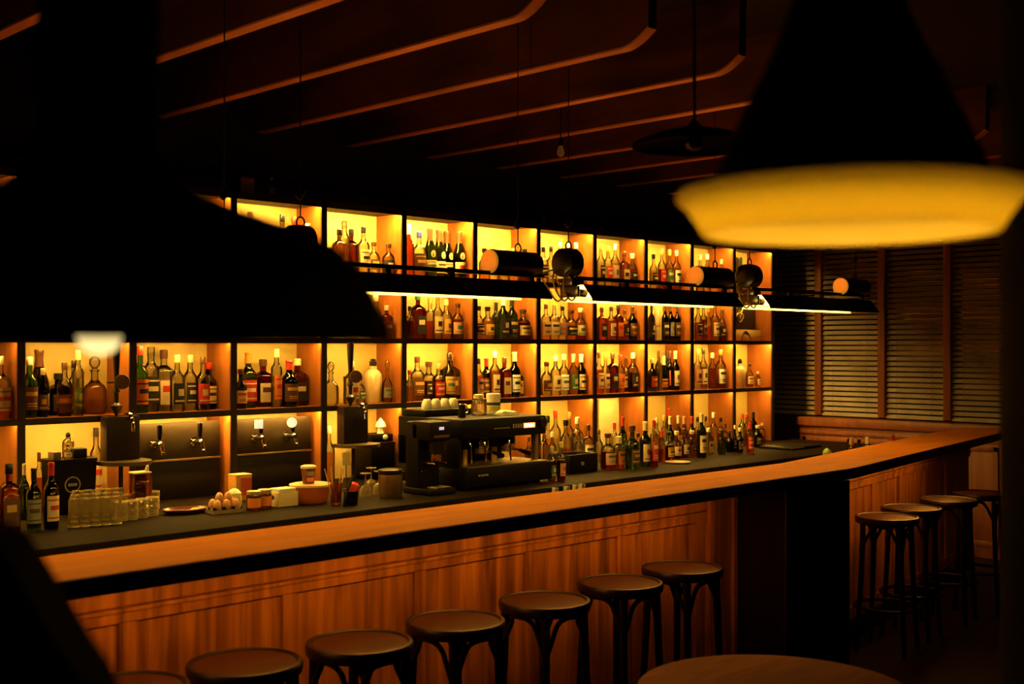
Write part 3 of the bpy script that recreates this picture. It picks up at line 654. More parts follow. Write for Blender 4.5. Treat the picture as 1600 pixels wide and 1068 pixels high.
# warm light strip tucked under the overhang
um = glow('under_counter_strip', (1.0, 0.42, 0.05), UNDER_E)
strip(MB(), [0.9, 4.7], 0.055, 0.075, 1.056, 1.064).build('light_strip', um, btp)
strip(MB(), [BX + 0.2, 7.9], 0.055, 0.075, 1.056, 1.064).build('light_strip', glow('under_counter_strip_far', (1.0, 0.42, 0.05), UNDER_E * 1.15), btp)
# work shelf on the bartender's side
rail = MB()
strip(rail, [1.0, BX, 9.0], 0.42, 0.80, 0.90, 0.93)
r_o = rail.build('under_bar_shelf', steel, None, BO); tag(r_o, 'narrow steel work shelf on the bartender side of the bar', 'shelf')

# cards and bottle necks that just clear the back edge of the bar top
for k, (px_, py_) in enumerate(((868, 762), (886, 760), (900, 757.5), (910, 756))):
    V = 3.70; U = ux(px_, V); top = hz(py_, U, V)
    o = MB().box((0, 0, (top - 0.931) / 2), (0.032, 0.004, top - 0.931), 0.5).box((0.013, 0.014, (top - 0.931) / 2), (0.004, 0.03, top - 0.931), 0.5).build('folded_card', paint('white'), None, (U, V, 0.9305))
    tag(o, 'white folded card just clearing the bar top, %s of four' % ['leftmost', 'second from left', 'second from right', 'rightmost'][k], 'card', 'white cards behind the bar top')
for k, (px_, py_, gk, cp) in enumerate(((1330, 683, 'amber', 'gold'), (1355, 682, 'amber', 'cream'), (1395, 679, 'ruby', 'red'))):
    U, V = None, None
    s = {0: 1.02, 1: 1.24, 2: 1.62}[k]
    a = bend(BX + s, 0.6); t = tt(px_)
    # slide along the ray column px until it meets the shelf strip
    best = None
    for q in range(0, 300):
        p = bend(BX + q * 0.01, 0.6)
        e = abs((p[0] - p[1]) / (p[0] + p[1]) - t)
        if best is None or e < best[0]: best = (e, p)
    U, V = best[1]
    make_bottle(U, V, 0.931, 0.03, hz(py_, U, V) - 0.931, 'slim', gk, None, cp, ['amber bottle neck with gold cap, left of three above far bar top', 'amber bottle neck with cream cap, middle of three above far bar top', 'dark red bottle neck with red cap above the far bar top'][k], 'bottles behind the far bar top')
U, V = 5.9, 3.78
best = min(((abs((bend(BX + q * 0.01, 0.55)[0] - bend(BX + q * 0.01, 0.55)[1]) / sum(bend(BX + q * 0.01, 0.55)) - tt(1292)), bend(BX + q * 0.01, 0.55)) for q in range(-100, 200)))
U, V = best[1]; top = hz(701, U, V)
j = thing('lime_jar', (U, V, 0.931), 'tall jar topped with a green lime behind the bar top', 'jar')
MB().lathe([(0.035, 0), (0.037, 0.01), (0.037, top - 0.99), (0.03, top - 0.985)], 18).build('jar_body', gmat('clear'), j)
MB().lathe([(0.012, 0)] + [(0.03 * math.sin(PI * k / 8), 0.03 - 0.034 * math.cos(PI * k / 8)) for k in range(1, 8)] + [(0.004, 0.066)], 14, (0, 0, top - 0.992)).build('lime', plain('lime_peel', (0.3, 0.4, 0.05), 0.4, bump=0.3), j)

# ------------------------------------------------------------------ bentwood bar stools
def make_stool(loc, label):
    t = thing('bar_stool', loc, label, 'stool', 'bentwood stools along the bar')
    H = 0.78; R = 0.18
    MB().lathe([(R - 0.012, H - 0.04), (R - 0.002, H - 0.034), (R, H - 0.02), (R, H - 0.008), (R - 0.004, H), (R - 0.014, H + 0.002), (R - 0.02, H - 0.003), (R - 0.022, H - 0.03)], 48, ring=True).build('seat_rim', blackwood, t)
    MB().lathe([(0.0, H - 0.03), (R - 0.021, H - 0.03), (R - 0.021, H - 0.005), (R * 0.6, H - 0.002), (0.0, H - 0.002)], 48).build('seat', seatwood, t)
    for k in range(4):
        a = PI / 4 + k * PI / 2
        c, s = math.cos(a), math.sin(a)
        r0, r1 = R - 0.028, R + 0.015
        pts = [(c * (r0 + (r1 - r0) * q ** 1.5), s * (r0 + (r1 - r0) * q ** 1.5), (H - 0.03) * (1 - q)) for q in [i / 8 for i in range(9)]]
        MB().tube(pts, [0.017, 0.017, 0.0165, 0.016, 0.0155, 0.015, 0.0145, 0.014, 0.0135], 10).build('leg', blackwood, t)
    for k in range(4):
        a = PI / 4 + k * PI / 2; b = a + PI / 2
        am = (a + b) / 2
        pa = Vector((math.cos(a), math.sin(a), 0)); pb = Vector((math.cos(b), math.sin(b), 0)); pm = Vector((math.cos(am), math.sin(am), 0))
        pts = []
        zs = H - 0.045
        for p, q in ((pa, 1), (pb, -1)):
            seq = [p * (R - 0.012) + Vector((0, 0, zs - 0.15)), p * (R - 0.03) * 0.85 + pm * 0.03 + Vector((0, 0, zs - 0.09)), (p * 0.6 + pm * 0.4) * (R - 0.035) + Vector((0, 0, zs - 0.035)), (p * 0.35 + pm * 0.65) * (R - 0.03) + Vector((0, 0, zs - 0.006))]
            pts += seq if q == 1 else seq[::-1]
        MB().tube(smooth_pts(pts, 5), 0.0095, 8).build('brace', blackwood, t)
    ring = [(math.cos(2 * PI * k / 40) * 0.182, math.sin(2 * PI * k / 40) * 0.182, 0.26) for k in range(40)]
    MB().tube(ring, 0.011, 8, True).build('foot_ring', blackwood, t)
    return t
SP = [(171, 1061), (378, 1031), (562, 1001), (712, 968), (851, 936), (969, 908), (1065, 885)]
SLAB = ['nearest bentwood bar stool, cut off at the bottom left', 'second bentwood bar stool from the bottom left, round brown seat', 'third bentwood bar stool from the bottom left, round brown seat',
 'fourth bentwood bar stool, the middle of the front row', 'fifth bentwood bar stool, third one before dark bar end box', 'sixth bentwood bar stool, next to last before dark bar end box', 'seventh bentwood bar stool, nearest the dark bar end box']
proto = None
for k, ((px_, py_), lb) in enumerate(zip(SP, SLAB)):
    u, v = on(px_, py_, 0.78)
    v = min(v, 3.21)
    if proto is None: proto = make_stool((u, v, 0), lb)
    else: dup(proto, (u, v, 0), k * 0.35 * 0, lb)
for k, (px_, py_) in enumerate(((1386, 806), (1424, 792), (1482, 779), (1532, 769))):
    u, v = on(px_, py_, 0.78)
    dup(proto, (u, v, 0), 0.2, ['bentwood stool right behind the dark bar end box, first of far group', 'second bentwood stool beyond the dark bar end box', 'third bentwood stool beyond the dark bar end box, in shadow', 'farthest bentwood stool at the dark far end of the bar'][k])

# ------------------------------------------------------------------ trough lamps over the aisle
discmat = plain('glowing_disc', (0.35, 0.07, 0.008), 0.5, spec=0.1)  # disc colour with emission for its lit look
discmat.node_tree.nodes['Principled BSDF'].inputs['Emission Color'].default_value = (1.0, 0.36, 0.02, 1)
discmat.node_tree.nodes['Principled BSDF'].inputs['Emission Strength'].default_value = 0.4
def make_trough(loc, label, L=1.40, first=True):
    t = thing('trough_lamp', loc, label, 'lamp', 'industrial trough lamps over the bar')
    # reflector: inverted tray with sloping sides, open at both ends and below
    P = [(-0.105, 0.0), (-0.105, 0.012), (-0.045, 0.085), (0.045, 0.085), (0.105, 0.012), (0.105, 0.0)]
    Q = [(0.100, 0.0), (0.100, 0.010), (0.042, 0.080), (-0.042, 0.080), (-0.100, 0.010), (-0.100, 0.0)]
    m = MB(); m.prism(P + [(0.1045, 0.0)] + [(0.1035, 0.002), (0.1035, 0.0118), (0.044, 0.0838), (-0.044, 0.0838), (-0.1035, 0.0118), (-0.1035, 0.002), (-0.1045, 0.0)], 'x', 0.06, L - 0.02)
    m.build('reflector', shademetal, t)
    m = MB(); m.prism([(-0.1033, 0.0005), (-0.1033, 0.0117), (-0.0438, 0.0836), (0.0438, 0.0836), (0.1033, 0.0117), (0.1033, 0.0005), (0.1018, 0.0005), (0.1018, 0.0112), (0.043, 0.082), (-0.043, 0.082), (-0.1018, 0.0112), (-0.1018, 0.0005)], 'x', 0.062, L - 0.022)
    m.build('reflector_lining', whitepaint, t)
    for y in (-0.035, 0.035):
        MB().tube([(0.09, y, 0.042), (L - 0.05, y, 0.042)], 0.013, 12).build('tube_light', glow('fluorescent_tube', TUBE_COL, TUBE_E), t)
    MB().b2((0.03, -0.014, 0.108), (L + 0.02, 0.014, 0.120)).b2((0.03, -0.014, 0.1195), (L + 0.02, -0.011, 0.126)).b2((0.03, 0.011, 0.1195), (L + 0.02, 0.014, 0.126)).build('top_rail', blackmetal, t)
    MB().b2((0.20, -0.0105, 0.1195), (L - 0.40, 0.0105, 0.1208)).build('added_uplight', glow('added_uplight', (1.0, 0.44, 0.1), 62.0), t)  # added strip, a guessed source that brightens the beam undersides
    for x in (0.09, 0.45, 0.82, L - 0.06): MB().b2((x - 0.012, -0.012, 0.083), (x + 0.012, 0.012, 0.11), 0.002).build('spacer', blackmetal, t)
    # ballast drum by the far end, with an amber disc, its brightness put in as a faint glow
    MX = Matrix.Rotation(PI / 2, 4, 'Y')
    d = MB().lathe([(0.05, 0), (0.058, 0.008), (0.058, 0.30), (0.052, 0.315), (0.03, 0.32)], 28, M=Matrix.Translation((L - 0.34, 0, 0.170)) @ MX).build('ballast_drum', blackmetal, t)
    MB().lathe([(0.02, -0.004), (0.0535, -0.004), (0.0555, 0.0), (0.0555, 0.01)], 28, M=Matrix.Translation((L - 0.342, 0, 0.170)) @ MX).build('glowing_disc', discmat, d)
    # socket head at the near end
    MB().lathe([(0.05, 0), (0.07, 0.01), (0.075, 0.05), (0.072, 0.095), (0.04, 0.11)], 26, M=Matrix.Translation((-0.06, 0, 0.19)) @ MX).build('socket_drum', blackmetal, t)
    m = MB()
    for y in (-0.035, 0.035): m.lathe([(0.016, 0), (0.021, 0.004), (0.021, 0.055), (0.016, 0.06)], 12, M=Matrix.Translation((0.03, y, 0.042)) @ MX)
    m.b2((0.0, -0.06, 0.02), (0.02, 0.06, 0.075), 0.004)
    m.b2((-0.03, -0.05, 0.075), (0.03, 0.05, 0.112), 0.006)
    m.build('lamp_holder', plain('brown_bakelite', (0.05, 0.022, 0.012), 0.25), t)
    m = MB()
    for k, y in enumerate((-0.05, 0.0, 0.045)):
        m.tube(smooth_pts([(0.01, y, 0.17), (-0.09 - 0.02 * k, y * 1.3, 0.13), (-0.10 + 0.01 * k, y * 1.2, 0.05), (-0.03, y, 0.0), (0.02, y * 0.8, 0.045)], 6), 0.0045, 7)
    m.build('cable_loop', plain('cloth_cable', (0.1, 0.05, 0.02), 0.6), t)
    for y, z in ((-0.03, 0.12), (0.03, 0.09), (0.0, 0.03)): MB().lathe([(0.006, 0), (0.011, 0.003), (0.011, 0.02), (0.005, 0.024)], 10, M=Matrix.Translation((-0.035, y, z)) @ MX).build('brass_fitting', plain('brass', (0.6, 0.36, 0.1), 0.25, 1.0), t)
    top = CEIL - loc[2]
    for x, zz in ((0.0, 0.262), (L - 0.15, 0.230)):
        wv = MB().tube([(x, 0, zz + 0.03), (x, 0, top)], 0.0028, 6).build('suspension_wire', blackmetal, t)
        rg = [(x + 0.02 * math.cos(2 * PI * k / 18), 0, zz + 0.012 + 0.022 * math.sin(2 * PI * k / 18)) for k in range(18)]
        MB().tube(rg, 0.004, 7, True).build('ring', blackmetal, wv)
        MB().box((0, 0, 0), (0.032, 0.022, 0.05), 0, 0.006, Matrix.Translation((x, 0, zz + 0.13)) @ Matrix.Rotation(0.7, 4, 'Y')).build('wire_clamp', blackmetal, wv)
        if x == 0.0:
            rg = [(x - 0.045 + 0.042 * math.cos(2 * PI * k / 22), 0, zz + 0.23 + 0.042 * math.sin(2 * PI * k / 22)) for k in range(22)]
            MB().tube(rg, 0.0022, 6, True).build('spare_loop', blackmetal, wv)
    MB().lathe([(0.06, 0), (0.06, 0.02), (0.03, 0.035)], 16, (0, 0, top - 0.035)).build('ceiling_rose', blackmetal, t)
    return t
TL = ['industrial trough lamp mostly hidden behind the black dome shade, far left', 'long industrial trough lamp above the espresso machine', 'industrial trough lamp before the fourth and third bottle bays', 'industrial trough lamp in front of the slatted blinds']
tr0 = make_trough((4.40, 4.0, 1.99), TL[1 + 1])
# the second lamp in the row is the prototype; the others are copies at the same pitch
dup(tr0, (1.19, 4.0, 1.99), 0, TL[0]); dup(tr0, (2.79, 4.0, 1.99), 0, TL[1]); dup(tr0, (6.00, 4.0, 1.99), 0, TL[3])

# ------------------------------------------------------------------ pendant lamps in the foreground
z = 1.05; t_ = tt(155)
pl = thing('dome_pendant', (0.70710678 * z * (1 + t_), 0.70710678 * z * (1 - t_), EYE + 0.006), 'huge black dome pendant lamp filling the upper left foreground', 'lamp')
outer = [(0.256, 0.0), (0.2555, 0.012), (0.243, 0.038), (0.229, 0.062), (0.207, 0.084), (0.172, 0.1), (0.139, 0.111), (0.105, 0.123), (0.082, 0.134), (0.062, 0.15), (0.052, 0.17)]
inner = [(a - 0.003, b - (0.003 if b > 0.0 else 0)) for a, b in outer[::-1]]
MB().lathe(outer + inner, 72, ring=True).build('lamp_shade', shademetal, pl)
MB().lathe([(0.056, 0.16), (0.052, 0.17), (0.051, 0.40), (0.045, 0.42), (0.02, 0.43)], 28).build('neck', shademetal, pl)
MB().tube([(0, 0, 0.42), (0, 0, CEIL - EYE - 0.006)], 0.006, 8).build('cord', blackplastic, pl)
MB().lathe([(0.002, -0.013), (0.009, -0.0115), (0.016, -0.006), (0.020, 0.004), (0.018, 0.018), (0.012, 0.04), (0.012, 0.12), (0.012, 0.17)], 24).build('bulb', glow('warm_bulb', (1.0, 0.74, 0.28), 1.5), pl)

z = 1.2; t_ = tt(1325)
pr = thing('cone_pendant', (0.70710678 * z * (1 + t_), 0.70710678 * z * (1 - t_), EYE + 0.115), 'black cone pendant lamp with glowing cream glass collar at upper right', 'lamp')
m, nt, p, N, L = nodes('cream_glass')
p.inputs['Base Color'].default_value = (0.85, 0.72, 0.24, 1); p.inputs['Roughness'].default_value = 0.25; p.inputs['Coat Weight'].default_value = 0.4
tl = N.new('ShaderNodeBsdfTranslucent'); tl.inputs[0].default_value = (0.95, 0.84, 0.28, 1)
mx = N.new('ShaderNodeMixShader'); mx.inputs[0].default_value = 0.6
L.new(p.outputs[0], mx.inputs[1]); L.new(tl.outputs[0], mx.inputs[2]); L.new(mx.outputs[0], N['Material Output'].inputs['Surface'])
creamglass = m
MB().lathe([(0.1415, 0.0), (0.1445, -0.001), (0.152, 0.012), (0.163, 0.028), (0.1715, 0.034), (0.1725, 0.04), (0.170, 0.043), (0.1685, 0.0405), (0.1665, 0.0365), (0.1605, 0.0305), (0.1495, 0.0135)], 72, ring=True).build('glass_collar', creamglass, pr)
oc = [(0.169, 0.0435), (0.169, 0.0455), (0.139, 0.05), (0.118, 0.098), (0.092, 0.15), (0.073, 0.19), (0.062, 0.215), (0.05, 0.25), (0.035, 0.29), (0.02, 0.30)]
MB().lathe(oc + [(a - 0.003, b - 0.003) for a, b in oc[::-1]], 64, ring=True).build('lamp_shade', shademetal, pr)
icn = [(a - 0.0045, b - 0.004) for a, b in oc[:-1]]
MB().lathe(icn + [(a - 0.001, b - 0.0008) for a, b in icn[::-1]], 64, ring=True).build('shade_lining', plain('cream_enamel', (0.75, 0.55, 0.22), 0.4), pr)
MB().lathe([(0.003, 0.028), (0.016, 0.032), (0.026, 0.044), (0.029, 0.06), (0.024, 0.078), (0.015, 0.105), (0.014, 0.29)], 24).build('bulb', glow('pendant_bulb', (1.0, 0.66, 0.12), 20.0), pr)
MB().tube([(0, 0, 0.29), (0, 0, CEIL - EYE - 0.115)], 0.006, 8).build('cord', blackplastic, pr)

z = 3.2; t_ = tt(1085)
pd = thing('dish_pendant', (0.70710678 * z * (1 + t_), 0.70710678 * z * (1 - t_), 2.30), 'unlit black shallow pendant shade hanging below the beams', 'lamp')
od = [(0.168, 0.0), (0.167, 0.008), (0.14, 0.022), (0.09, 0.038), (0.045, 0.048), (0.02, 0.055), (0.008, 0.07)]
MB().lathe(od + [(a - 0.003, b - (0.003 if b else 0)) for a, b in od[::-1]], 48, ring=True).build('lamp_shade', shademetal, pd)
MB().tube([(0, 0, 0.06), (0, 0, CEIL - 2.30)], 0.004, 8).build('cord', blackplastic, pd)
MB().lathe([(0.003, -0.012), (0.02, -0.004), (0.026, 0.008), (0.014, 0.03), (0.012, 0.044)], 16).build('bulb', plain('unlit_bulb', (0.1, 0.08, 0.05), 0.2), pd)

# small bare bulb hanging between the beams
U, V = ux(876, 5.0), 5.0
bb = thing('bare_bulb', (U, V, hz(245, U, V)), 'small unlit bare bulb hanging on a cord among the beams', 'bulb')
MB().lathe([(0.004, 0), (0.02, 0.01), (0.024, 0.03), (0.018, 0.05), (0.012, 0.07)], 16).build('bulb_glass', plain('pearl_bulb', (0.6, 0.5, 0.35), 0.3), bb)
MB().lathe([(0.015, 0.068), (0.016, 0.11), (0.006, 0.12)], 12).build('socket', blackplastic, bb)
MB().tube([(0, 0, 0.11), (0, 0, CEIL - hz(245, U, V))], 0.004, 6).build('cord', blackplastic, bb)

# ------------------------------------------------------------------ round table and booth in the foreground
tb = thing('round_table', (3.03, 1.93, 0), 'round wooden pedestal table at the bottom edge, right of centre', 'table')
MB().lathe([(0.385, 0.715), (0.40, 0.72), (0.408, 0.735), (0.405, 0.748), (0.395, 0.75), (0.0, 0.75)], 64).build('tabletop', tablewood, tb)
MB().lathe([(0.03, 0.03), (0.03, 0.70), (0.11, 0.715)], 20).build('pedestal', blackmetal, tb)
MB().lathe([(0.23, 0.0), (0.23, 0.012), (0.06, 0.035), (0.03, 0.05)], 36).build('base', blackmetal, tb)
z = 0.9
def cw(px_, py_, z): 
    t = tt(px_); return (0.70710678 * z * (1 + t), 0.70710678 * z * (1 - t), EYE - (py_ - 542) / F * z)
bt = thing('booth_bench', cw(-60, 2170, z)[:2] + (0,), 'black high-backed booth bench with sloping end at the bottom left', 'bench', None, -PI / 4)
poly = [(-0.55, 0.0), (0.30, 0.0), (0.30, 1.1)]
edge = [(130, 1068), (104, 1030), (74, 982), (46, 935), (20, 890), (-6, 852), (-40, 832), (-100, 824)]
cx = tt(-60) * z
pts2 = [((tt(a) * z - cx), EYE - (b - 542) / F * z) for a, b in edge]
poly = [(-0.5, 0.0), (0.36, 0.0), (0.33, 0.9)] + pts2 + [(-0.5, pts2[-1][1])]
MB().prism(poly, 'y', 0.0, 0.06).build('end_panel', shademetal, bt)
MB().b2((-0.5, -0.7, 0.0), (0.1, -0.001, 0.45), 0.02).build('seat', plain('black_leather', (0.008, 0.007, 0.006), 0.4), bt)

# ------------------------------------------------------------------ beer taps and panels in the shelving
for (i0, ttl, badge) in ((3, 'tenth', (None, None)), (4, 'ninth', ('square', 'round'))):
    a, b = DIV[i0] + 0.02, DIV[i0 + 1] - 0.02
    tp = thing('tap_panel', ((a + b) / 2, 6.07, CT), 'steel beer tap panel with two taps, %s bay from right' % ttl, 'tap panel', 'beer tap panels in the shelving')
    hw = (b - a) / 2 - 0.002
    MB().b2((-hw, 0, 0.225), (hw - 0.03, 0.015, 0.432), 0.003).build('tap_plate', platesteel, tp)
    MB().b2((-hw, -0.012, 0.214), (hw - 0.03, 0.014, 0.226), 0.002).build('ledge', steel, tp)
    MB().b2((-hw, 0.0, 0.002), (hw - 0.03, 0.015, 0.213), 0.002).build('lower_panel', plain('dark_cabinet_panel', (0.016, 0.010, 0.005), 0.5, spec=0.2), tp)
    for k, px_ in enumerate(((245, 308), (403, 453))[i0 - 3]):
        x = ux(px_, 6.03) - (a + b) / 2
        f = MB()
        My = Matrix.Translation((x, 0, 0.318)) @ Matrix.Rotation(PI / 2, 4, 'X')
        f.lathe([(0.024, -0.002), (0.024, 0.006), (0.014, 0.01), (0.012, 0.05), (0.016, 0.055), (0.018, 0.085), (0.012, 0.095)], 16, M=My)
        f.tube(smooth_pts([(x, -0.065, 0.318), (x, -0.085, 0.312), (x, -0.105, 0.285), (x, -0.11, 0.262)], 5), 0.011, 10)
        f.tube([(x, -0.07, 0.325), (x, -0.072, 0.35)], 0.008, 10)
        tpo = f.build('tap', chrome, tp)
        MB().lathe([(0.008, 0.345), (0.012, 0.352), (0.015, 0.40), (0.014, 0.425), (0.006, 0.432)], 12, (x, -0.072, 0)).build('tap_handle', blackplastic, tpo)
        if badge[k] == 'square': MB().box((x - 0.028, -0.092, 0.402), (0.05, 0.006, 0.05), -0.5, 0.002).build('badge', glow('glow_badge', (1.0, 0.85, 0.58), 0.75), tpo)  # white badge made bright by an added glow
        if badge[k] == 'round': MB().lathe([(0.03, 0), (0.03, 0.006)], 22, M=Matrix.Translation((x - 0.022, -0.092, 0.402)) @ Matrix.Rotation(-0.5, 4, 'Z') @ Matrix.Rotation(PI / 2, 4, 'X')).build('badge', glow('glow_badge', (1.0, 0.85, 0.58), 0.75), tpo)

def make_tower(px_, label):
    V = 5.965; U = ux(px_, V)
    t = thing('beer_tower', (U, V, CT), label, 'beer tap', 'dark beer towers with tall handles')
    MB().b2((-0.095, -0.05, 0.255), (0.095, 0.025, 0.488), 0.006).build('tower_body', plain('dark_bronze', (0.022, 0.011, 0.005), 0.45, 0.3, spec=0.3), t)
    poly = [(0.14 * math.cos(PI + PI * k / 16), -0.05 + 0.16 * math.sin(PI + PI * k / 16)) for k in range(17)]
    MB().prism(poly + [(0.14, 0.02), (-0.14, 0.02)], 'z', 0.236, 0.256).build('drip_tray', plain('dark_tray_steel', (0.07, 0.045, 0.022), 0.4, 0.6), t)
    MB().lathe([(0.012, 0.0), (0.012, 0.255)], 12, (0, -0.02, 0)).build('support_post', plain('dark_bronze', (0.022, 0.011, 0.005), 0.45, 0.3, spec=0.3), t)
    m = MB()
    m.tube(smooth_pts([(0.02, -0.05, 0.475), (0.02, -0.10, 0.48), (0.02, -0.115, 0.455), (0.02, -0.117, 0.41)], 5), 0.009, 10)
    m.tube([(-0.012, -0.085, 0.5), (0.055, -0.085, 0.5)], 0.006, 8)
    m.lathe([(0.01, 0), (0.016, 0.004), (0.016, 0.024), (0.008, 0.03)], 12, (0.02, -0.085, 0.478))
    m.build('spout', chrome, t)
    m = MB()
    m.lathe([(0.006, 0.488), (0.01, 0.50), (0.03, 0.535), (0.034, 0.545), (0.02, 0.55), (0.012, 0.56), (0.012, 0.61), (0.02, 0.62), (0.014, 0.64), (0.013, 0.70), (0.018, 0.78), (0.022, 0.87), (0.016, 0.885)], 18, (-0.03, -0.03, 0))
    h = m.build('tap_handle', plain('black_lacquer', (0.012, 0.006, 0.004), 0.3), t)
    MB().lathe([(0.038, 0), (0.04, 0.004), (0.038, 0.012), (0.03, 0.013)], 26, M=Matrix.Translation((-0.012, -0.06, 0.672)) @ Matrix.Rotation(-0.5, 4, 'Z') @ Matrix.Rotation(PI / 2, 4, 'X')).build('medallion', plain('dark_medallion', (0.07, 0.025, 0.015), 0.4), h)
    MB().tube([(-0.085, -0.035, 0.668), (-0.03, -0.035, 0.668)], 0.005, 7).build('side_pin', blackmetal, h)
    return t
tw = make_tower(186, 'dark beer tower with tall black handle, before eleventh bay from right')
dup(tw, (ux(549, 5.965), 5.965, CT), 0, 'dark beer tower with round medallion handle, before eighth bay')

# ------------------------------------------------------------------ espresso machine, grinder and things on the machine
X0, X1, Y0, Y1 = 4.765, 5.49, 5.18, 5.78
em = thing('espresso_machine', ((X0 + X1) / 2, (Y0 + Y1) / 2, CT), 'large black two-group espresso machine on the stone worktop', 'coffee machine')
hx, hy = (X1 - X0) / 2, (Y1 - Y0) / 2
MB().b2((-hx, -hy, 0.305), (hx, hy, 0.425), 0.012).build('upper_body', blackplastic, em)
MB().b2((-hx, -hy - 0.03, 0.02), (hx + 0.02, hy, 0.135), 0.01).build('base', blackplastic, em)
MB().b2((-hx, -0.02, 0.13), (hx - 0.12, hy, 0.31), 0.004).build('back_body', blackplastic, em)
MB().b2((-hx, -hy + 0.03, 0.13), (-hx + 0.02, hy - 0.01, 0.31), 0.003).build('side_panel', blackplastic, em)
MB().b2((hx - 0.05, -hy + 0.05, 0.13), (hx - 0.02, -hy + 0.09, 0.31), 0.003).build('side_post', steel, em)
MB().b2((-hx + 0.02, -hy - 0.025, 0.1352), (hx - 0.02, -0.03, 0.142), 0.002).build('drip_grate', plain('dull_steel', (0.22, 0.17, 0.11), 0.4, 0.8), em)
m = MB()
for x in (-hx + 0.05, hx - 0.05):
    for y in (-hy + 0.03, hy - 0.05): m.lathe([(0.02, 0.0), (0.018, 0.022)], 12, (x, y, 0))
m.build('foot', blackmetal, em)
for x in (-0.115, 0.115):
    g = MB().lathe([(0.045, 0.235), (0.05, 0.24), (0.05, 0.285), (0.04, 0.31)], 20, (x, -hy + 0.1, 0)).build('group_head', chrome, em)
    MB().lathe([(0.036, 0.205), (0.04, 0.21), (0.04, 0.236)], 18, (x, -hy + 0.1, 0)).tube([(x, -hy + 0.06, 0.222), (x - 0.01, -hy - 0.02, 0.218)], 0.008, 8).build('filter_holder', steel, g)
    MB().tube([(x - 0.01, -hy - 0.02, 0.218), (x - 0.022, -hy - 0.11, 0.205)], [0.011, 0.015], 10).build('handle', blackplastic, g)
    MB().lathe([(0.03, 0.142), (0.034, 0.15), (0.03, 0.205), (0.027, 0.205), (0.03, 0.15)], 14, (x - 0.075, -hy + 0.05, 0)).build('steel_cylinder', steel, em) if False else None
for x in (-0.30, -0.18, 0.03):
    MB().tube(smooth_pts([(x, -hy + 0.03, 0.31), (x, -hy + 0.0, 0.27), (x, -hy - 0.012, 0.16)], 5), 0.006, 8).build('steam_wand', chrome, em)
for x in (-0.205, 0.045):
    MB().lathe([(0.024, 0.142), (0.024, 0.23)], 16, (x, -hy + 0.16, 0)).build('steel_pipe', steel, em)
MB().b2((0.155, -hy - 0.003, 0.352), (0.255, -hy + 0.002, 0.382), 0.001).build('display', glow('red_display', (1.0, 0.12, 0.03), 5.0), em)
MB().b2((0.165, -hy - 0.0035, 0.357), (0.24, -hy - 0.002, 0.375)).build('display_digits', glow('display_white', (1.0, 0.5, 0.25), 4.0), em)
m = MB()
for k in range(4): m.b2((0.06 + k * 0.022, -hy - 0.002, 0.355), (0.072 + k * 0.022, -hy + 0.002, 0.38))
m.build('button', plain('grey_button', (0.25, 0.2, 0.18), 0.4), em)
m = MB()
for k in range(5): m.b2((-0.26 + k * 0.017, -hy - 0.032, 0.083), (-0.249 + k * 0.017, -hy - 0.029, 0.093))
for k in range(7): m.b2((-0.1 + k * 0.02, -hy - 0.002, 0.358), (-0.086 + k * 0.02, -hy + 0.002, 0.362))
m.build('lettering', plain('grey_print', (0.35, 0.3, 0.25), 0.5), em)
MB().lathe([(0.03, 0), (0.03, 0.014)], 18, M=Matrix.Translation((0.325, -hy, 0.378)) @ Matrix.Rotation(PI / 2, 4, 'X')).build('knob', blackmetal, em)
# raised cup tray at the back left of the top
MB().b2((-hx + 0.01, 0.05, 0.425), (-hx + 0.40, hy - 0.03, 0.468), 0.008).build('cup_tray', blackplastic, em)
for k, px_ in enumerate((667, 681, 695, 708)):
    V = 5.60; U = ux(px_, V)
    c = thing('coffee_cup', (U, V, CT + 0.4685), 'cream coffee cup upturned on coffee machine tray, %s of four' % ['leftmost', 'second', 'third', 'rightmost'][k], 'cup', 'upturned cups on the coffee machine')
    MB().lathe([(0.034, 0.0), (0.035, 0.003), (0.033, 0.028), (0.027, 0.05), (0.022, 0.058), (0.02, 0.062), (0.017, 0.06), (0.0, 0.058)], 22).build('cup_body', porcelain, c)
    MB().tube([(0, 0.024 + 0.016 * math.sin(PI * q / 6) + 0.006, 0.012 + 0.03 * q / 6) for q in range(7)], 0.004, 7).build('handle', porcelain, c)
mz = CT + 0.4255
V = 5.45; U = ux(748, V)
j = thing('glass_jar', (U, V, mz), 'clear lidded glass jar on top of the espresso machine', 'jar')
MB().lathe([(0.045, 0), (0.05, 0.006), (0.052, 0.05), (0.044, 0.085), (0.03, 0.098), (0.029, 0.11)], 22).build('jar_body', gmat('clear'), j)
MB().lathe([(0.033, 0.106), (0.034, 0.128), (0.02, 0.132)], 18).build('lid', cream, j)
V = 5.5; U = ux(771, V)
j = thing('plastic_tub', (U, V, mz), 'white plastic tub with dark band on top of the espresso machine', 'tub')
MB().lathe([(0.042, 0), (0.044, 0.004), (0.044, 0.105)], 24).build('tub_body', porcelain, j)
MB().lathe([(0.047, 0.104), (0.047, 0.128), (0.042, 0.132), (0.0, 0.132)], 24).build('lid', porcelain, j)
MB().lathe([(0.0446, 0.055), (0.0446, 0.075)], 24, cap0=False, cap1=False).build('label_band', paint('black'), j)
MB().lathe([(0.0446, 0.02), (0.0446, 0.05)], 24, cap0=False, cap1=False).build('label_band', plain('olive_print', (0.4, 0.36, 0.06), 0.5), j)
V = 5.36; U = ux(790, V)
m = MB()
rings = []
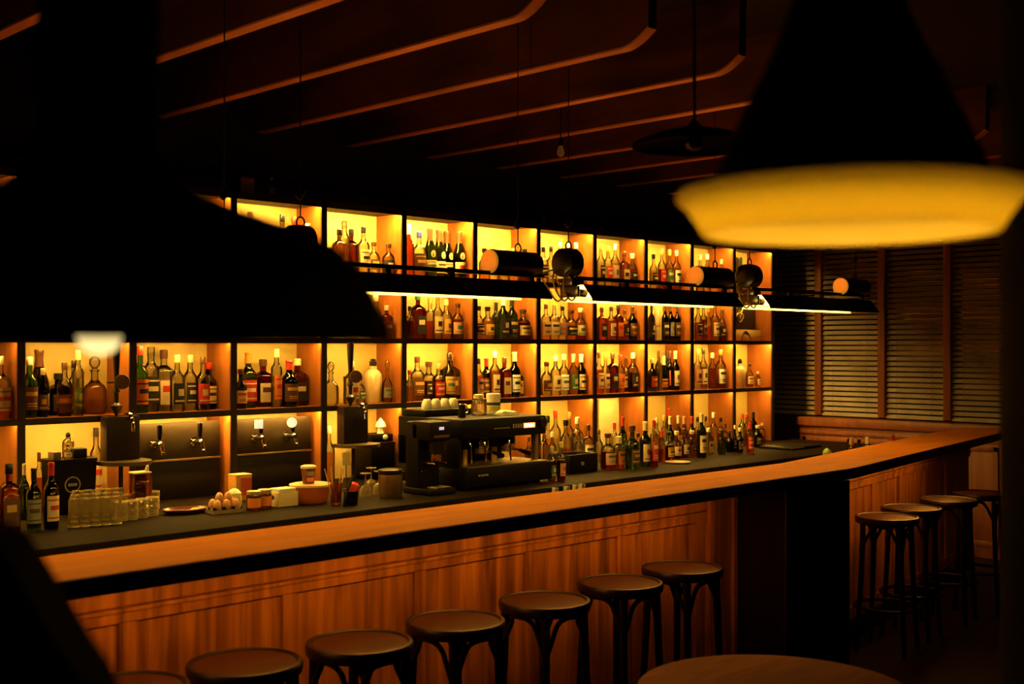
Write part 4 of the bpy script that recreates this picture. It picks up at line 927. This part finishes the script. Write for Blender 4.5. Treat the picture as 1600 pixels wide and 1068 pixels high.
for k in range(9):
    a = k / 8; rings.append([(-0.07 + 0.14 * a, -0.045 + 0.09 * b + 0.01 * math.sin(5 * a), (0.012 + 0.014 * math.sin(a * PI) + 0.006 * math.sin(7 * a + 5 * b)) if 0 < b < 1 else 0.001) for b in (0, 0.12, 0.35, 0.6, 0.85, 1)])
m.loft(rings)
o = m.build('bar_cloth', plain('white_cloth', (0.75, 0.68, 0.5), 0.8, bump=0.3), None, (U, V, mz)); tag(o, 'crumpled white cloth lying on the espresso machine top', 'cloth')
V = 5.35; U = ux(722, V)
j = thing('milk_pitcher', (U, V, mz), 'small black and steel pitcher between cups and glass jar', 'pitcher')
MB().lathe([(0.022, 0), (0.024, 0.004), (0.02, 0.05), (0.024, 0.075)], 16).build('pitcher_body', blackmetal, j)
MB().lathe([(0.0245, 0.074), (0.026, 0.08), (0.022, 0.082), (0.021, 0.074)], 16).build('rim', chrome, j)
MB().tube([(0.024, 0, 0.07), (0.045, 0, 0.06), (0.045, 0, 0.03), (0.022, 0, 0.02)], 0.004, 7).build('handle', chrome, j)

U, V = on(688, 772, CT)
gr = thing('coffee_grinder', (U, V + 0.1, CT), 'black coffee grinder with blue-lit display left of espresso machine', 'coffee grinder')
MB().b2((-0.10, -0.13, 0.0), (0.10, 0.12, 0.035), 0.008).build('base', blackplastic, gr)
MB().b2((-0.085, 0.0, 0.03), (0.085, 0.12, 0.42), 0.015).build('column', blackplastic, gr)
MB().b2((-0.085, -0.11, 0.31), (0.085, 0.06, 0.425), 0.015).build('head', blackplastic, gr)
MB().lathe([(0.045, 0.24), (0.055, 0.31), (0.02, 0.312)], 18, (0, -0.07, 0)).build('funnel', blackmetal, gr)
MB().b2((-0.018, -0.1125, 0.375), (0.018, -0.109, 0.392)).build('display', glow('blue_display', (0.5, 0.45, 0.9), 0.7), gr)
MB().b2((-0.06, -0.1118, 0.33), (0.06, -0.109, 0.345)).build('trim', plain('bronze_trim', (0.2, 0.11, 0.05), 0.4, 0.8), gr)
m = MB().lathe([(0.03, 0.185), (0.034, 0.19), (0.034, 0.235)], 18, (0, -0.06, 0))
m.tube([(-0.045, 0.0, 0.18), (-0.045, -0.1, 0.18)], 0.005, 7).tube([(0.045, 0.0, 0.18), (0.045, -0.1, 0.18)], 0.005, 7)
m.build('filter_fork', plain('brass', (0.6, 0.36, 0.1), 0.25, 1.0), gr)
MB().tube([(-0.03, -0.08, 0.2), (-0.085, -0.17, 0.195)], [0.009, 0.013], 9).build('handle', blackplastic, gr)
MB().b2((-0.05, -0.128, 0.036), (0.06, -0.04, 0.045), 0.002).build('catch_tray', steel, gr)
m = MB()
for x, z_ in ((-0.06, 0.13), (-0.03, 0.135), (0.05, 0.12)): m.lathe([(0.005, 0), (0.007, 0.003), (0.005, 0.006)], 9, M=Matrix.Translation((x, 0.0, z_)) @ Matrix.Rotation(PI / 2, 4, 'X'))
m.build('button', chrome, gr)

U, V = on(621, 777, CT)
cn = thing('steel_canister', (U, V + 0.06, CT), 'brushed steel canister with black rim left of the coffee grinder', 'canister')
MB().lathe([(0.066, 0), (0.068, 0.004), (0.068, 0.135), (0.064, 0.136), (0.064, 0.01), (0.0, 0.01)], 28).build('canister_body', steel, cn)
MB().lathe([(0.069, 0.13), (0.071, 0.134), (0.071, 0.155), (0.066, 0.158), (0.0, 0.158)], 28).build('rim', blackmetal, cn)
MB().lathe([(0.007, 0), (0.009, 0.004), (0.005, 0.008)], 10, M=Matrix.Translation((0.05, -0.051, 0.145)) @ Matrix.Rotation(PI / 2, 4, 'X') ).build('rivet', chrome, cn)

# ------------------------------------------------------------------ the clutter along the worktop, left part
def P2(px_, py_): 
    u, v = on(px_, py_, CT); return (u, v, CT)
gt = GL['clear']
tumbler = glass('tumbler_glass', (0.97, 0.94, 0.84), (0.98, 0.96, 0.9), 0.2)
_n = tumbler.node_tree.nodes; _o = _n['Material Output'].inputs['Surface']; _f = _o.links[0].from_socket
_d = _n.new('ShaderNodeBsdfDiffuse'); _d.inputs[0].default_value = (0.8, 0.6, 0.28, 1); _x = _n.new('ShaderNodeMixShader'); _x.inputs[0].default_value = 0.12
tumbler.node_tree.links.new(_f, _x.inputs[1]); tumbler.node_tree.links.new(_d.outputs[0], _x.inputs[2]); tumbler.node_tree.links.new(_x.outputs[0], _o)
crystal = glass('cut_crystal', (0.95, 0.92, 0.8), (0.98, 0.96, 0.9), 0.4)
_n = crystal.node_tree.nodes; _o = _n['Material Output'].inputs['Surface']; _f = _o.links[0].from_socket
_d = _n.new('ShaderNodeBsdfDiffuse'); _d.inputs[0].default_value = (0.8, 0.62, 0.3, 1); _x = _n.new('ShaderNodeMixShader'); _x.inputs[0].default_value = 0.3
crystal.node_tree.links.new(_f, _x.inputs[1]); crystal.node_tree.links.new(_d.outputs[0], _x.inputs[2]); crystal.node_tree.links.new(_x.outputs[0], _o)
gi = 0
base = P2(150, 822)
first = None
pos = []
for rrow in range(3):
    for k in range(5):
        px_ = 116 + k * 16.2 + rrow * 2.0; py_ = 823 - k * 1.2 - rrow * 7.5
        pos.append((px_, py_))
for gi, (px_, py_) in enumerate(pos):
    p = P2(px_, py_)
    nm = '%s upturned tumbler from left, %s row beside the wine bottles' % (ORD[gi % 5 + 1], ['front', 'middle', 'back'][gi // 5])
    if first is None:
        first = thing('tumbler', p, nm, 'glass', 'upturned tumblers at the worktop left')
        MB().lathe([(0.028, 0), (0.029, 0.003), (0.026, 0.128), (0.023, 0.135), (0.0, 0.135)], 18).build('glass_wall', tumbler, first)
        MB().lathe([(0.0285, 0.0), (0.030, 0.002), (0.030, 0.006), (0.0285, 0.008)], 18, ring=True).build('rim', plain('painted_rim_glint', (0.75, 0.58, 0.28), 0.12), first)  # golden glint painted into the rim colour
    else: dup(first, p, 0, nm)
pos = [(190, 813), (206, 811), (222, 808), (238, 805), (196, 801), (240, 795)]
cfirst = None
for k, (px_, py_) in enumerate(pos):
    p = P2(px_, py_)
    nm = 'faceted crystal tumbler in front of orange carafe, %s from left' % ORD[k + 1]
    if k > 3: nm = ['faceted crystal tumbler behind the row, left of orange carafe', 'faceted crystal tumbler behind the row, right of orange carafe'][k - 4]
    if cfirst is None:
        cfirst = thing('crystal_glass', p, nm, 'glass', 'cut crystal glasses by the orange carafe')
        m = MB(); rings = []
        for q, z_ in enumerate((0.0, 0.012, 0.028, 0.045, 0.06, 0.075, 0.09)):
            rings.append([((0.03 + 0.003 * (q % 2)) * math.cos(2 * PI * (i + 0.5 * (q % 2)) / 10), (0.03 + 0.003 * (q % 2)) * math.sin(2 * PI * (i + 0.5 * (q % 2)) / 10), z_) for i in range(10)])
        m.loft(rings); m.build('cut_body', crystal, cfirst, sharp=5)
        MB().lathe([(0.031, 0.09), (0.033, 0.0905), (0.033, 0.096), (0.031, 0.0965)], 16, ring=True).build('rim', plain('painted_rim_glint', (0.75, 0.58, 0.28), 0.12), cfirst)  # same painted glint on the crystal rim
    else: dup(cfirst, p, 0, nm)
U, V, _ = P2(219, 797); V = min(V, 5.60); U = ux(219, V + 0.08)
j = thing('juice_carafe', (U, V + 0.08, CT), 'square orange juice carafe behind the crystal glasses', 'carafe')
MB().rsq([(0.96, 0.96, 6, 0), (1, 1, 6, 0.006), (1, 1, 6, 0.19), (0.94, 0.94, 6, 0.205)], 0.05, 0.045).build('carafe_body', glass('orange_juice', (0.75, 0.28, 0.03), (0.9, 0.42, 0.08), 0.6), j)
MB().b2((-0.045, -0.04, 0.205), (0.045, 0.04, 0.215), 0.004).build('lid', cream, j)
MB().tube([(0.03, -0.01, 0.21), (0.034, -0.014, 0.245)], [0.012, 0.006], 10).build('spout', cream, j)

# black bin with ring emblem in the eleventh bay, with small things on top
U, V, _ = P2(108, 783); V = 5.98; U = ux(108, V)
bn = thing('black_bin', (U, V, CT), 'tapered black bin with pale ring emblem under the eleventh bay', 'bin')
MB().rsq([(0.9, 0.9, 8, 0), (0.92, 0.92, 8, 0.004), (1, 1, 8, 0.262), (1.03, 1.03, 8, 0.264), (1.03, 1.03, 8, 0.28)], 0.12, 0.085).build('bin_body', blackplastic, bn)
MB().lathe([(0.036, 0), (0.042, 0), (0.042, 0.003), (0.036, 0.003)], 28, M=Matrix.Translation((-0.02, -0.0835, 0.15)) @ Matrix.Rotation(PI / 2 + 0.03, 4, 'X'), ring=True).build('ring_emblem', plain('grey_print', (0.35, 0.3, 0.25), 0.5), bn)
m = MB()
for k in range(4): m.b2((-0.043 + k * 0.012, -0.0875, 0.143), (-0.034 + k * 0.012, -0.0835, 0.157))
m.build('lettering', plain('grey_print', (0.35, 0.3, 0.25), 0.5), bn)
tz = CT + 0.2805
o = MB().box((0, 0, 0.025), (0.07, 0.06, 0.05), 0, 0.004).build('card_box', blackplastic, None, (U + 0.035, V - 0.03, tz)); tag(o, 'small black box on the black bin, right of centre', 'box')
o = MB().box((0, 0, 0.02), (0.045, 0.05, 0.04), 0.2, 0.003).build('card_box', plain('brown_card', (0.12, 0.06, 0.03), 0.6), None, (U - 0.095, V - 0.04, tz)); tag(o, 'small brown box on the black bin, left side', 'box')
make_bottle(U - 0.03, V - 0.05, tz, 0.02, 0.075, 'squat', 'amber', 'cream', 'black', 'tiny amber bottle with cream label on the black bin', None)
make_bottle(U + 0.015, V + 0.045, tz, 0.03, 0.13, 'jug', 'pale', 'cream', 'black', 'pale jug-shaped bottle with black cap behind the boxes on bin', None)
V = 6.13; U = ux(150, V)
make_bottle(U, V, CT, 0.032, 0.42, 'slim', 'clear', 'cream', 'black', 'tall clear bottle half hidden behind the left beer tower', None)

# dish, egg tray, eggs
U, V, z0 = P2(290, 801); 
d = thing('serving_dish', (U, V, z0), 'shallow oval dark red dish at worktop edge left of eggs', 'dish', None, -0.1)
m = MB(); rings = []
for r, z_ in ((0.8, 0.0), (1.0, 0.006), (1.18, 0.022), (1.16, 0.025), (0.98, 0.012), (0.5, 0.009)):
    rings.append([(0.105 * r * math.cos(2 * PI * k / 32), 0.065 * r * math.sin(2 * PI * k / 32), z_) for k in range(32)])
m.loft(rings); m.build('dish_body', plain('red_brown_glaze', (0.13, 0.03, 0.015), 0.25), d)
MB().lathe([(0.02, 0), (0.022, 0.004), (0.014, 0.012), (0.0, 0.014)], 14, (0.05, 0.0, 0.0105)).build('lemon_wedge', plain('lemon_flesh', (0.8, 0.55, 0.1), 0.5), d)
U, V, z0 = P2(350, 800)
et = thing('egg_tray', (U, V, z0), 'grey cardboard egg tray holding brown eggs on the worktop', 'egg tray', None, -0.08)
m = MB(); nx, ny = 25, 13; sx_, sy_ = 0.165, 0.105
g = []
for a in range(nx):
    col = []
    for b in range(ny):
        x = -sx_ / 2 + sx_ * a / (nx - 1); y = -sy_ / 2 + sy_ * b / (ny - 1)
        z_ = 0.024 + 0.013 * math.cos(2 * PI * x / 0.052) * math.cos(2 * PI * y / 0.052 + PI)
        col.append((x, y, z_))
    g.append(col)
m.loft(g, closed=False)
m.loft([[(x, y, 0.0) for x, y in ((-sx_ / 2, -sy_ / 2), (sx_ / 2, -sy_ / 2), (sx_ / 2, sy_ / 2), (-sx_ / 2, sy_ / 2))], [(x, y, 0.02) for x, y in ((-sx_ / 2, -sy_ / 2), (sx_ / 2, -sy_ / 2), (sx_ / 2, sy_ / 2), (-sx_ / 2, sy_ / 2))]], True, False)
m.build('tray_body', plain('grey_pulp', (0.2, 0.13, 0.08), 0.9, bump=0.4), et)
egm = plain('brown_eggshell', (0.62, 0.3, 0.13), 0.45)
efirst = None; ei = 0
def eggat(x, y, z_, nm):
    global efirst
    c_, s_ = math.cos(-0.08), math.sin(-0.08)
    p = (U + x * c_ - y * s_, V + x * s_ + y * c_, z0 + z_)
    if efirst is None:
        efirst = MB().lathe([(0.003, 0)] + [(0.0215 * math.sin(PI * k / 12) * (1 + 0.12 * math.cos(PI * k / 12)), 0.027 - 0.027 * math.cos(PI * k / 12)) for k in range(1, 12)] + [(0.002, 0.054)], 18).build('egg', egm, None, p)
        tag(efirst, nm, 'egg', 'brown eggs in the tray')
    else:
        c = efirst.copy(); COL.objects.link(c); c.location = p; tag(c, nm, 'egg', 'brown eggs in the tray')
for k in range(3): eggat(-0.052 + 0.052 * k, -0.026, 0.017, 'brown egg in the tray, front row, %s' % ['left end', 'middle place', 'right end'][k])
for k in range(3): eggat(-0.052 + 0.052 * k, 0.026, 0.017, 'brown egg in the tray, back row, %s' % ['left end', 'middle place', 'right end'][k])
eggat(-0.026, 0.0, 0.052, 'brown egg stacked on top of the others, left one')
eggat(0.026, 0.004, 0.052, 'brown egg stacked on top of the others, right one')

U, V, z0 = P2(374, 795); V += 0.05
s = thing('squeeze_bottle', (U, V, z0), 'pale squeeze bottle with pointed nozzle right of the eggs', 'bottle')
MB().lathe([(0.036, 0), (0.039, 0.004), (0.039, 0.062), (0.034, 0.072)], 22).build('body', plain('pale_squeeze_plastic', (0.72, 0.5, 0.16), 0.4), s)
MB().lathe([(0.037, 0.07), (0.038, 0.082), (0.02, 0.1), (0.007, 0.106), (0.004, 0.13)], 20).build('nozzle', cream, s)
U, V, z0 = P2(375, 790); V = 5.78; U = ux(375, V)
b = thing('carton', (U, V, CT), 'orange card carton standing against the steel panel', 'carton')
MB().box((0, 0, 0.07), (0.10, 0.085, 0.14), 0, 0.002).build('carton_body', plain('orange_card', (0.62, 0.27, 0.04), 0.6), b)
MB().b2((-0.02, -0.0435, 0.03), (0.049, -0.0415, 0.125)).build('label', plain('red_print', (0.45, 0.06, 0.02), 0.6), b)
MB().b2((-0.052, -0.044, 0.1405), (0.052, 0.044, 0.146), 0.001).build('lid', plain('carton_lid', (0.75, 0.45, 0.15), 0.6), b)
U, V, z0 = P2(395, 797); jf = None
for k, (px_, py_, nm) in enumerate(((396, 798, 'open preserve jar with orange label in front of orange carton'), (413, 795, 'second preserve jar with orange label, left of napkin holder'))):
    p = P2(px_, py_)
    p = (p[0] + 0.02, p[1] + 0.03, p[2])
    if jf is None:
        jf = thing('preserve_jar', p, nm, 'jar', 'two preserve jars')
        MB().lathe([(0.035, 0), (0.038, 0.004), (0.038, 0.075), (0.033, 0.084)], 22).build('jar_body', gmat('brown'), jf)
        MB().lathe([(0.036, 0.083), (0.036, 0.1), (0.032, 0.102), (0.0, 0.102)], 22).build('lid', plain('tin_lid', (0.5, 0.4, 0.25), 0.4, 0.6), jf)
        MB().lathe([(0.0386, 0.016), (0.0386, 0.066)], 14, a0=-PI / 2 - 1.5, a1=-PI / 2 + 0.9).build('label', paint('orange'), jf)
    else: dup(jf, p, 0.5, nm)
U, V, z0 = P2(448, 790)
nh = thing('napkin_holder', (U, V + 0.04, z0), 'cream napkin box with dark oval mark and white napkins', 'napkin holder')
MB().b2((-0.065, -0.055, 0), (0.065, -0.049, 0.075), 0.001).b2((-0.065, 0.049, 0), (0.065, 0.055, 0.075), 0.001).b2((-0.065, -0.049, 0), (-0.059, 0.049, 0.075), 0.001).b2((0.059, -0.049, 0), (0.065, 0.049, 0.075), 0.001).b2((-0.059, -0.049, 0), (0.059, 0.049, 0.006)).build('box', plain('cream_card', (0.68, 0.5, 0.26), 0.6), nh)
m = MB()
for k in range(8): m.box((random.uniform(-0.002, 0.002), random.uniform(-0.002, 0.002), 0.07 + k * 0.0032), (0.108, 0.09, 0.0028), random.uniform(-0.03, 0.03))
m.b2((-0.055, -0.045, 0.007), (0.055, 0.045, 0.068))
m.build('napkins', plain('white_napkin', (0.85, 0.78, 0.58), 0.8), nh)
m = MB(); vs = [m.bm.verts.new((-0.0656, 0.0 + 0.022 * math.cos(2 * PI * k / 20), 0.048 + 0.013 * math.sin(2 * PI * k / 20))) for k in range(20)]; m.bm.faces.new(vs)
m.build('oval_mark', paint('black'), nh)
U, V, z0 = P2(497, 786); V += 0.07
tu = thing('ice_tub', (U, V, z0), 'round orange tub with cream rim right of napkin box', 'tub')
MB().lathe([(0.085, 0), (0.092, 0.006), (0.1, 0.03), (0.112, 0.09), (0.108, 0.09), (0.097, 0.032), (0.0, 0.012)], 36).build('tub_body', plain('orange_red_plastic', (0.5, 0.11, 0.02), 0.35, coat=0.3), tu)
MB().lathe([(0.113, 0.088), (0.117, 0.092), (0.117, 0.102), (0.1, 0.106), (0.0, 0.108)], 36).build('lid', plain('peach_plastic', (0.72, 0.42, 0.17), 0.4), tu)
cpx = ux(482, V - 0.02)
cu = thing('lidded_cup', (cpx, V - 0.02, z0 + 0.1085), 'dark red paper cup with cream lid on the orange tub', 'cup')
MB().lathe([(0.031, 0), (0.032, 0.002), (0.041, 0.085), (0.038, 0.086)], 24).build('cup_body', plain('dark_red_card', (0.13, 0.02, 0.012), 0.5), cu)
MB().lathe([(0.043, 0.083), (0.0445, 0.088), (0.043, 0.095), (0.03, 0.1), (0.0, 0.1)], 24).build('lid', cream, cu)
MB().lathe([(0.0345, 0.012), (0.0375, 0.035)], 10, a0=-PI / 2 - 0.9, a1=-PI / 2 + 0.3).build('label', paint('orange'), cu)
MB().lathe([(0.0385, 0.045), (0.0405, 0.068)], 10, a0=-PI / 2 - 0.9, a1=-PI / 2 + 0.3).build('label', paint('grey'), cu)
U, V, z0 = P2(530, 789); V += 0.03
g = thing('straw_glass', (U, V, z0), 'tall amber glass in front of the orange tub', 'glass')
MB().lathe([(0.026, 0), (0.028, 0.004), (0.034, 0.12), (0.031, 0.12), (0.026, 0.012), (0.0, 0.01)], 20).build('glass_wall', glass('amber_tumbler', (0.85, 0.5, 0.12), (0.95, 0.62, 0.2), 0.6), g)
for k, (dx, dy, ln) in enumerate(((-0.075, 0.0, 0.20), (-0.02, 0.02, 0.205), (0.03, -0.01, 0.2), (0.085, 0.03, 0.195))):
    o = MB().tube([(dx * 0.2, dy * 0.2, 0.014), (dx, dy, ln)], 0.003, 7).build('straw', plain('pink_straw', (0.7, 0.4, 0.28), 0.5), None, (U, V, z0))
    tag(o, 'pale straw in the amber glass, %s' % ['leaning far left', 'almost upright, left of middle', 'slightly right of middle', 'leaning far right'][k], 'straw', 'straws in the amber glass')
U, V, z0 = P2(554, 789); V += 0.03
g = thing('black_caddy', (U, V, z0), 'black cup stuffed with red napkin and black tongs', 'caddy')
MB().lathe([(0.032, 0), (0.034, 0.003), (0.04, 0.075), (0.037, 0.075), (0.031, 0.006)], 22).build('cup_body', blackplastic, g)
o = MB().lathe([(0.012, 0.0), (0.02, 0.02), (0.03, 0.045), (0.033, 0.065), (0.02, 0.08), (0.004, 0.082)], 9, M=Matrix.Rotation(0.35, 4, 'Y')).build('red_napkin', plain('red_paper', (0.6, 0.04, 0.03), 0.7, bump=0.5), None, (U - 0.005, V, z0 + 0.045), 10); tag(o, 'crumpled red napkin sticking out of the black cup', 'napkin')
o = MB().tube(smooth_pts([(-0.075, -0.02, 0.002), (-0.065, -0.018, 0.05), (-0.035, -0.01, 0.11), (0.0, 0.0, 0.16)], 5), [0.008] * 16, 8).build('bar_tongs', blackplastic, None, (U - 0.01, V - 0.03, z0)); tag(o, 'black bar tongs leaning between amber glass and black cup', 'tongs')
wf = None
for k, (px_, py_, nm) in enumerate(((571, 776, 'upturned stem glass beside the black cup, leftmost of three'), (592, 772, 'upturned stem glass left of the steel canister, rightmost of three'), (580, 766, 'upturned stem glass standing behind the other two'))):
    p = P2(px_, py_)
    if wf is None:
        wf = thing('stem_glass', p, nm, 'glass', 'upturned stem glasses')
        MB().lathe([(0.033, 0.0), (0.036, 0.02), (0.034, 0.045), (0.02, 0.062), (0.005, 0.07)], 20, cap0=False).build('bowl', tumbler, wf)
        MB().lathe([(0.0045, 0.068), (0.004, 0.12), (0.006, 0.13)], 10).build('stem', tumbler, wf)
        MB().lathe([(0.006, 0.128), (0.032, 0.134), (0.032, 0.137), (0.0, 0.137)], 20).build('foot', tumbler, wf)
    else: dup(wf, p, 0, nm)
# black appliance in the eighth bay with a small white lamp-like stopper bottle on top
V = 6.13; U = ux(584, V)
ap = thing('black_appliance', (U, V, CT), 'black box appliance behind stem glasses, below the eighth bay', 'appliance')
MB().b2((-0.10, -0.10, 0.0), (0.10, 0.10, 0.24), 0.01).build('housing', blackplastic, ap)
MB().b2((-0.08, -0.08, 0.241), (0.10, 0.08, 0.29), 0.008).build('top_housing', blackplastic, ap)
MB().lathe([(0.018, 0), (0.018, 0.008), (0.012, 0.012)], 16, M=Matrix.Translation((0.03, -0.08, 0.268)) @ Matrix.Rotation(PI / 2, 4, 'X')).build('dial', paint('white'), ap)
sm_ = thing('white_ornament', (U + 0.04, V - 0.02, CT + 0.2905), 'small white mushroom-shaped ornament on the black appliance', 'ornament')
MB().lathe([(0.024, 0), (0.024, 0.035), (0.018, 0.04)], 18).build('stem', porcelain, sm_)
MB().lathe([(0.036, 0.04), (0.038, 0.045), (0.028, 0.07), (0.012, 0.09), (0.004, 0.1)], 20).build('cap', porcelain, sm_)
V = 5.74; U = ux(541, V)
o = thing('menu_card', (U, V, CT), 'small cream card on a stand behind the straws', 'card')
MB().box((0, 0, 0.185), (0.05, 0.003, 0.075), -0.3).build('card', paint('cream'), o)
MB().tube([(0, 0, 0.0), (0, 0, 0.15)], 0.003, 7).lathe([(0.025, 0), (0.025, 0.006), (0.004, 0.01)], 16).build('stand', blackmetal, o)
V = 6.1; U = ux(514, V)
make_bottle(U, V, CT, 0.036, 0.36, 'whisky', 'amber', None, 'white', 'amber bottle with white cap behind left edge of eighth bay counter', None)

V = 6.235; ua, ub = ux(935, V), ux(966, V)
o = MB().b2((-(ub - ua) / 2, -0.008, 0), ((ub - ua) / 2, 0.008, 0.44), 0.003).build('cutting_board', plain('pale_board', (0.62, 0.5, 0.24), 0.5), None, ((ua + ub) / 2, V, CT)); tag(o, 'tall pale board standing against the back of the fourth bay', 'board')
# gift boxes in the first bay of the second shelf
gx0, gx1 = DIV[-2] + 0.05, DIV[-1] - 0.06
gb = thing('gift_box', ((gx0 + gx1) / 2, 6.19, S2 + 0.0005), 'large black gift box with gold crest, second shelf, rightmost bay', 'gift box')
hw = (gx1 - gx0) / 2
MB().b2((-hw, -0.04, 0), (hw, 0.04, 0.345), 0.003).build('box', plain('dark_brown_card', (0.012, 0.006, 0.003), 0.5, spec=0.15), gb)
m = MB()
for s_ in (-1, 1):
    m.tube(smooth_pts([(0, -0.042, 0.17), (s_ * 0.03, -0.042, 0.19), (s_ * 0.055, -0.042, 0.225), (s_ * 0.03, -0.042, 0.25), (s_ * 0.012, -0.042, 0.225), (0, -0.042, 0.2)], 5), 0.0045, 6)
    m.tube(smooth_pts([(0, -0.042, 0.25), (s_ * 0.025, -0.042, 0.268), (s_ * 0.045, -0.042, 0.295)], 5), 0.004, 6)
m.tube([(0, -0.042, 0.25), (0, -0.042, 0.30)], 0.004, 6)
m.build('gold_crest', plain('gold_foil', (0.75, 0.5, 0.15), 0.3, 0.8), gb)
cb = thing('cream_box', ((gx0 + gx1) / 2 - 0.0, 6.11, S2 + 0.0005), 'low cream box with dark swirl in front of the crested gift box', 'box')
MB().b2((-hw + 0.03, -0.025, 0), (hw - 0.02, 0.025, 0.10), 0.002).build('box_body', plain('cream_yellow_card', (0.7, 0.48, 0.18), 0.5), cb)
MB().tube(smooth_pts([(-0.08, -0.027, 0.02), (-0.04, -0.027, 0.07), (0.0, -0.027, 0.09), (0.05, -0.027, 0.05), (0.07, -0.027, 0.01)], 6), 0.003, 6).build('swirl', paint('black'), cb)
# black tray at the right end of the worktop
U, V = on(1235, 699, CT)
o = thing('serving_tray', (U, V, CT), 'black flat tray with steel edge at right end of worktop', 'tray')
MB().b2((-0.24, -0.16, 0), (0.24, 0.16, 0.022), 0.006).build('tray_body', blackplastic, o)
MB().b2((-0.242, -0.164, 0.008), (-0.05, -0.158, 0.02), 0.001).build('edge_trim', steel, o)
# small round plate under the amber bottles
U, V = on(1050, 722, CT)
o = MB().lathe([(0.05, 0), (0.09, 0.004), (0.095, 0.010), (0.088, 0.009), (0.0, 0.005)], 28).build('small_plate', plain('dull_tin', (0.45, 0.35, 0.22), 0.35, 0.7), None, (U, 5.34, CT)); tag(o, 'small shiny round plate at worktop edge before amber bottles', 'plate')
# framed card and little things on top of the shelving
TZ = TOP + 0.0305
V = 6.10; U = ux(386, V)
o = thing('picture_frame', (U, V, TZ), 'small frame with brown card standing on top of the shelving', 'picture frame')
MB().b2((-0.05, -0.006, 0.0), (0.05, 0.006, 0.11), 0.002).build('frame', darkedge, o)
MB().b2((-0.044, -0.008, 0.012), (0.044, -0.0055, 0.098)).build('card', plain('brown_photo', (0.3, 0.15, 0.06), 0.6), o)
for px_, hh, nm in ((424, 0.12, 'small pale ornament on the shelving top right of the frame'), (848, 0.14, 'small pale bottle on shelving top above the fifth bay'), (938, 0.09, 'small pale bottle on shelving top above the fourth bay')):
    U = ux(px_, V)
    make_bottle(U, V, TZ, 0.022, hh, 'squat', 'clear', 'grey', 'grey', nm, 'small bottles on top of the shelving')
print('labels', len(USED))
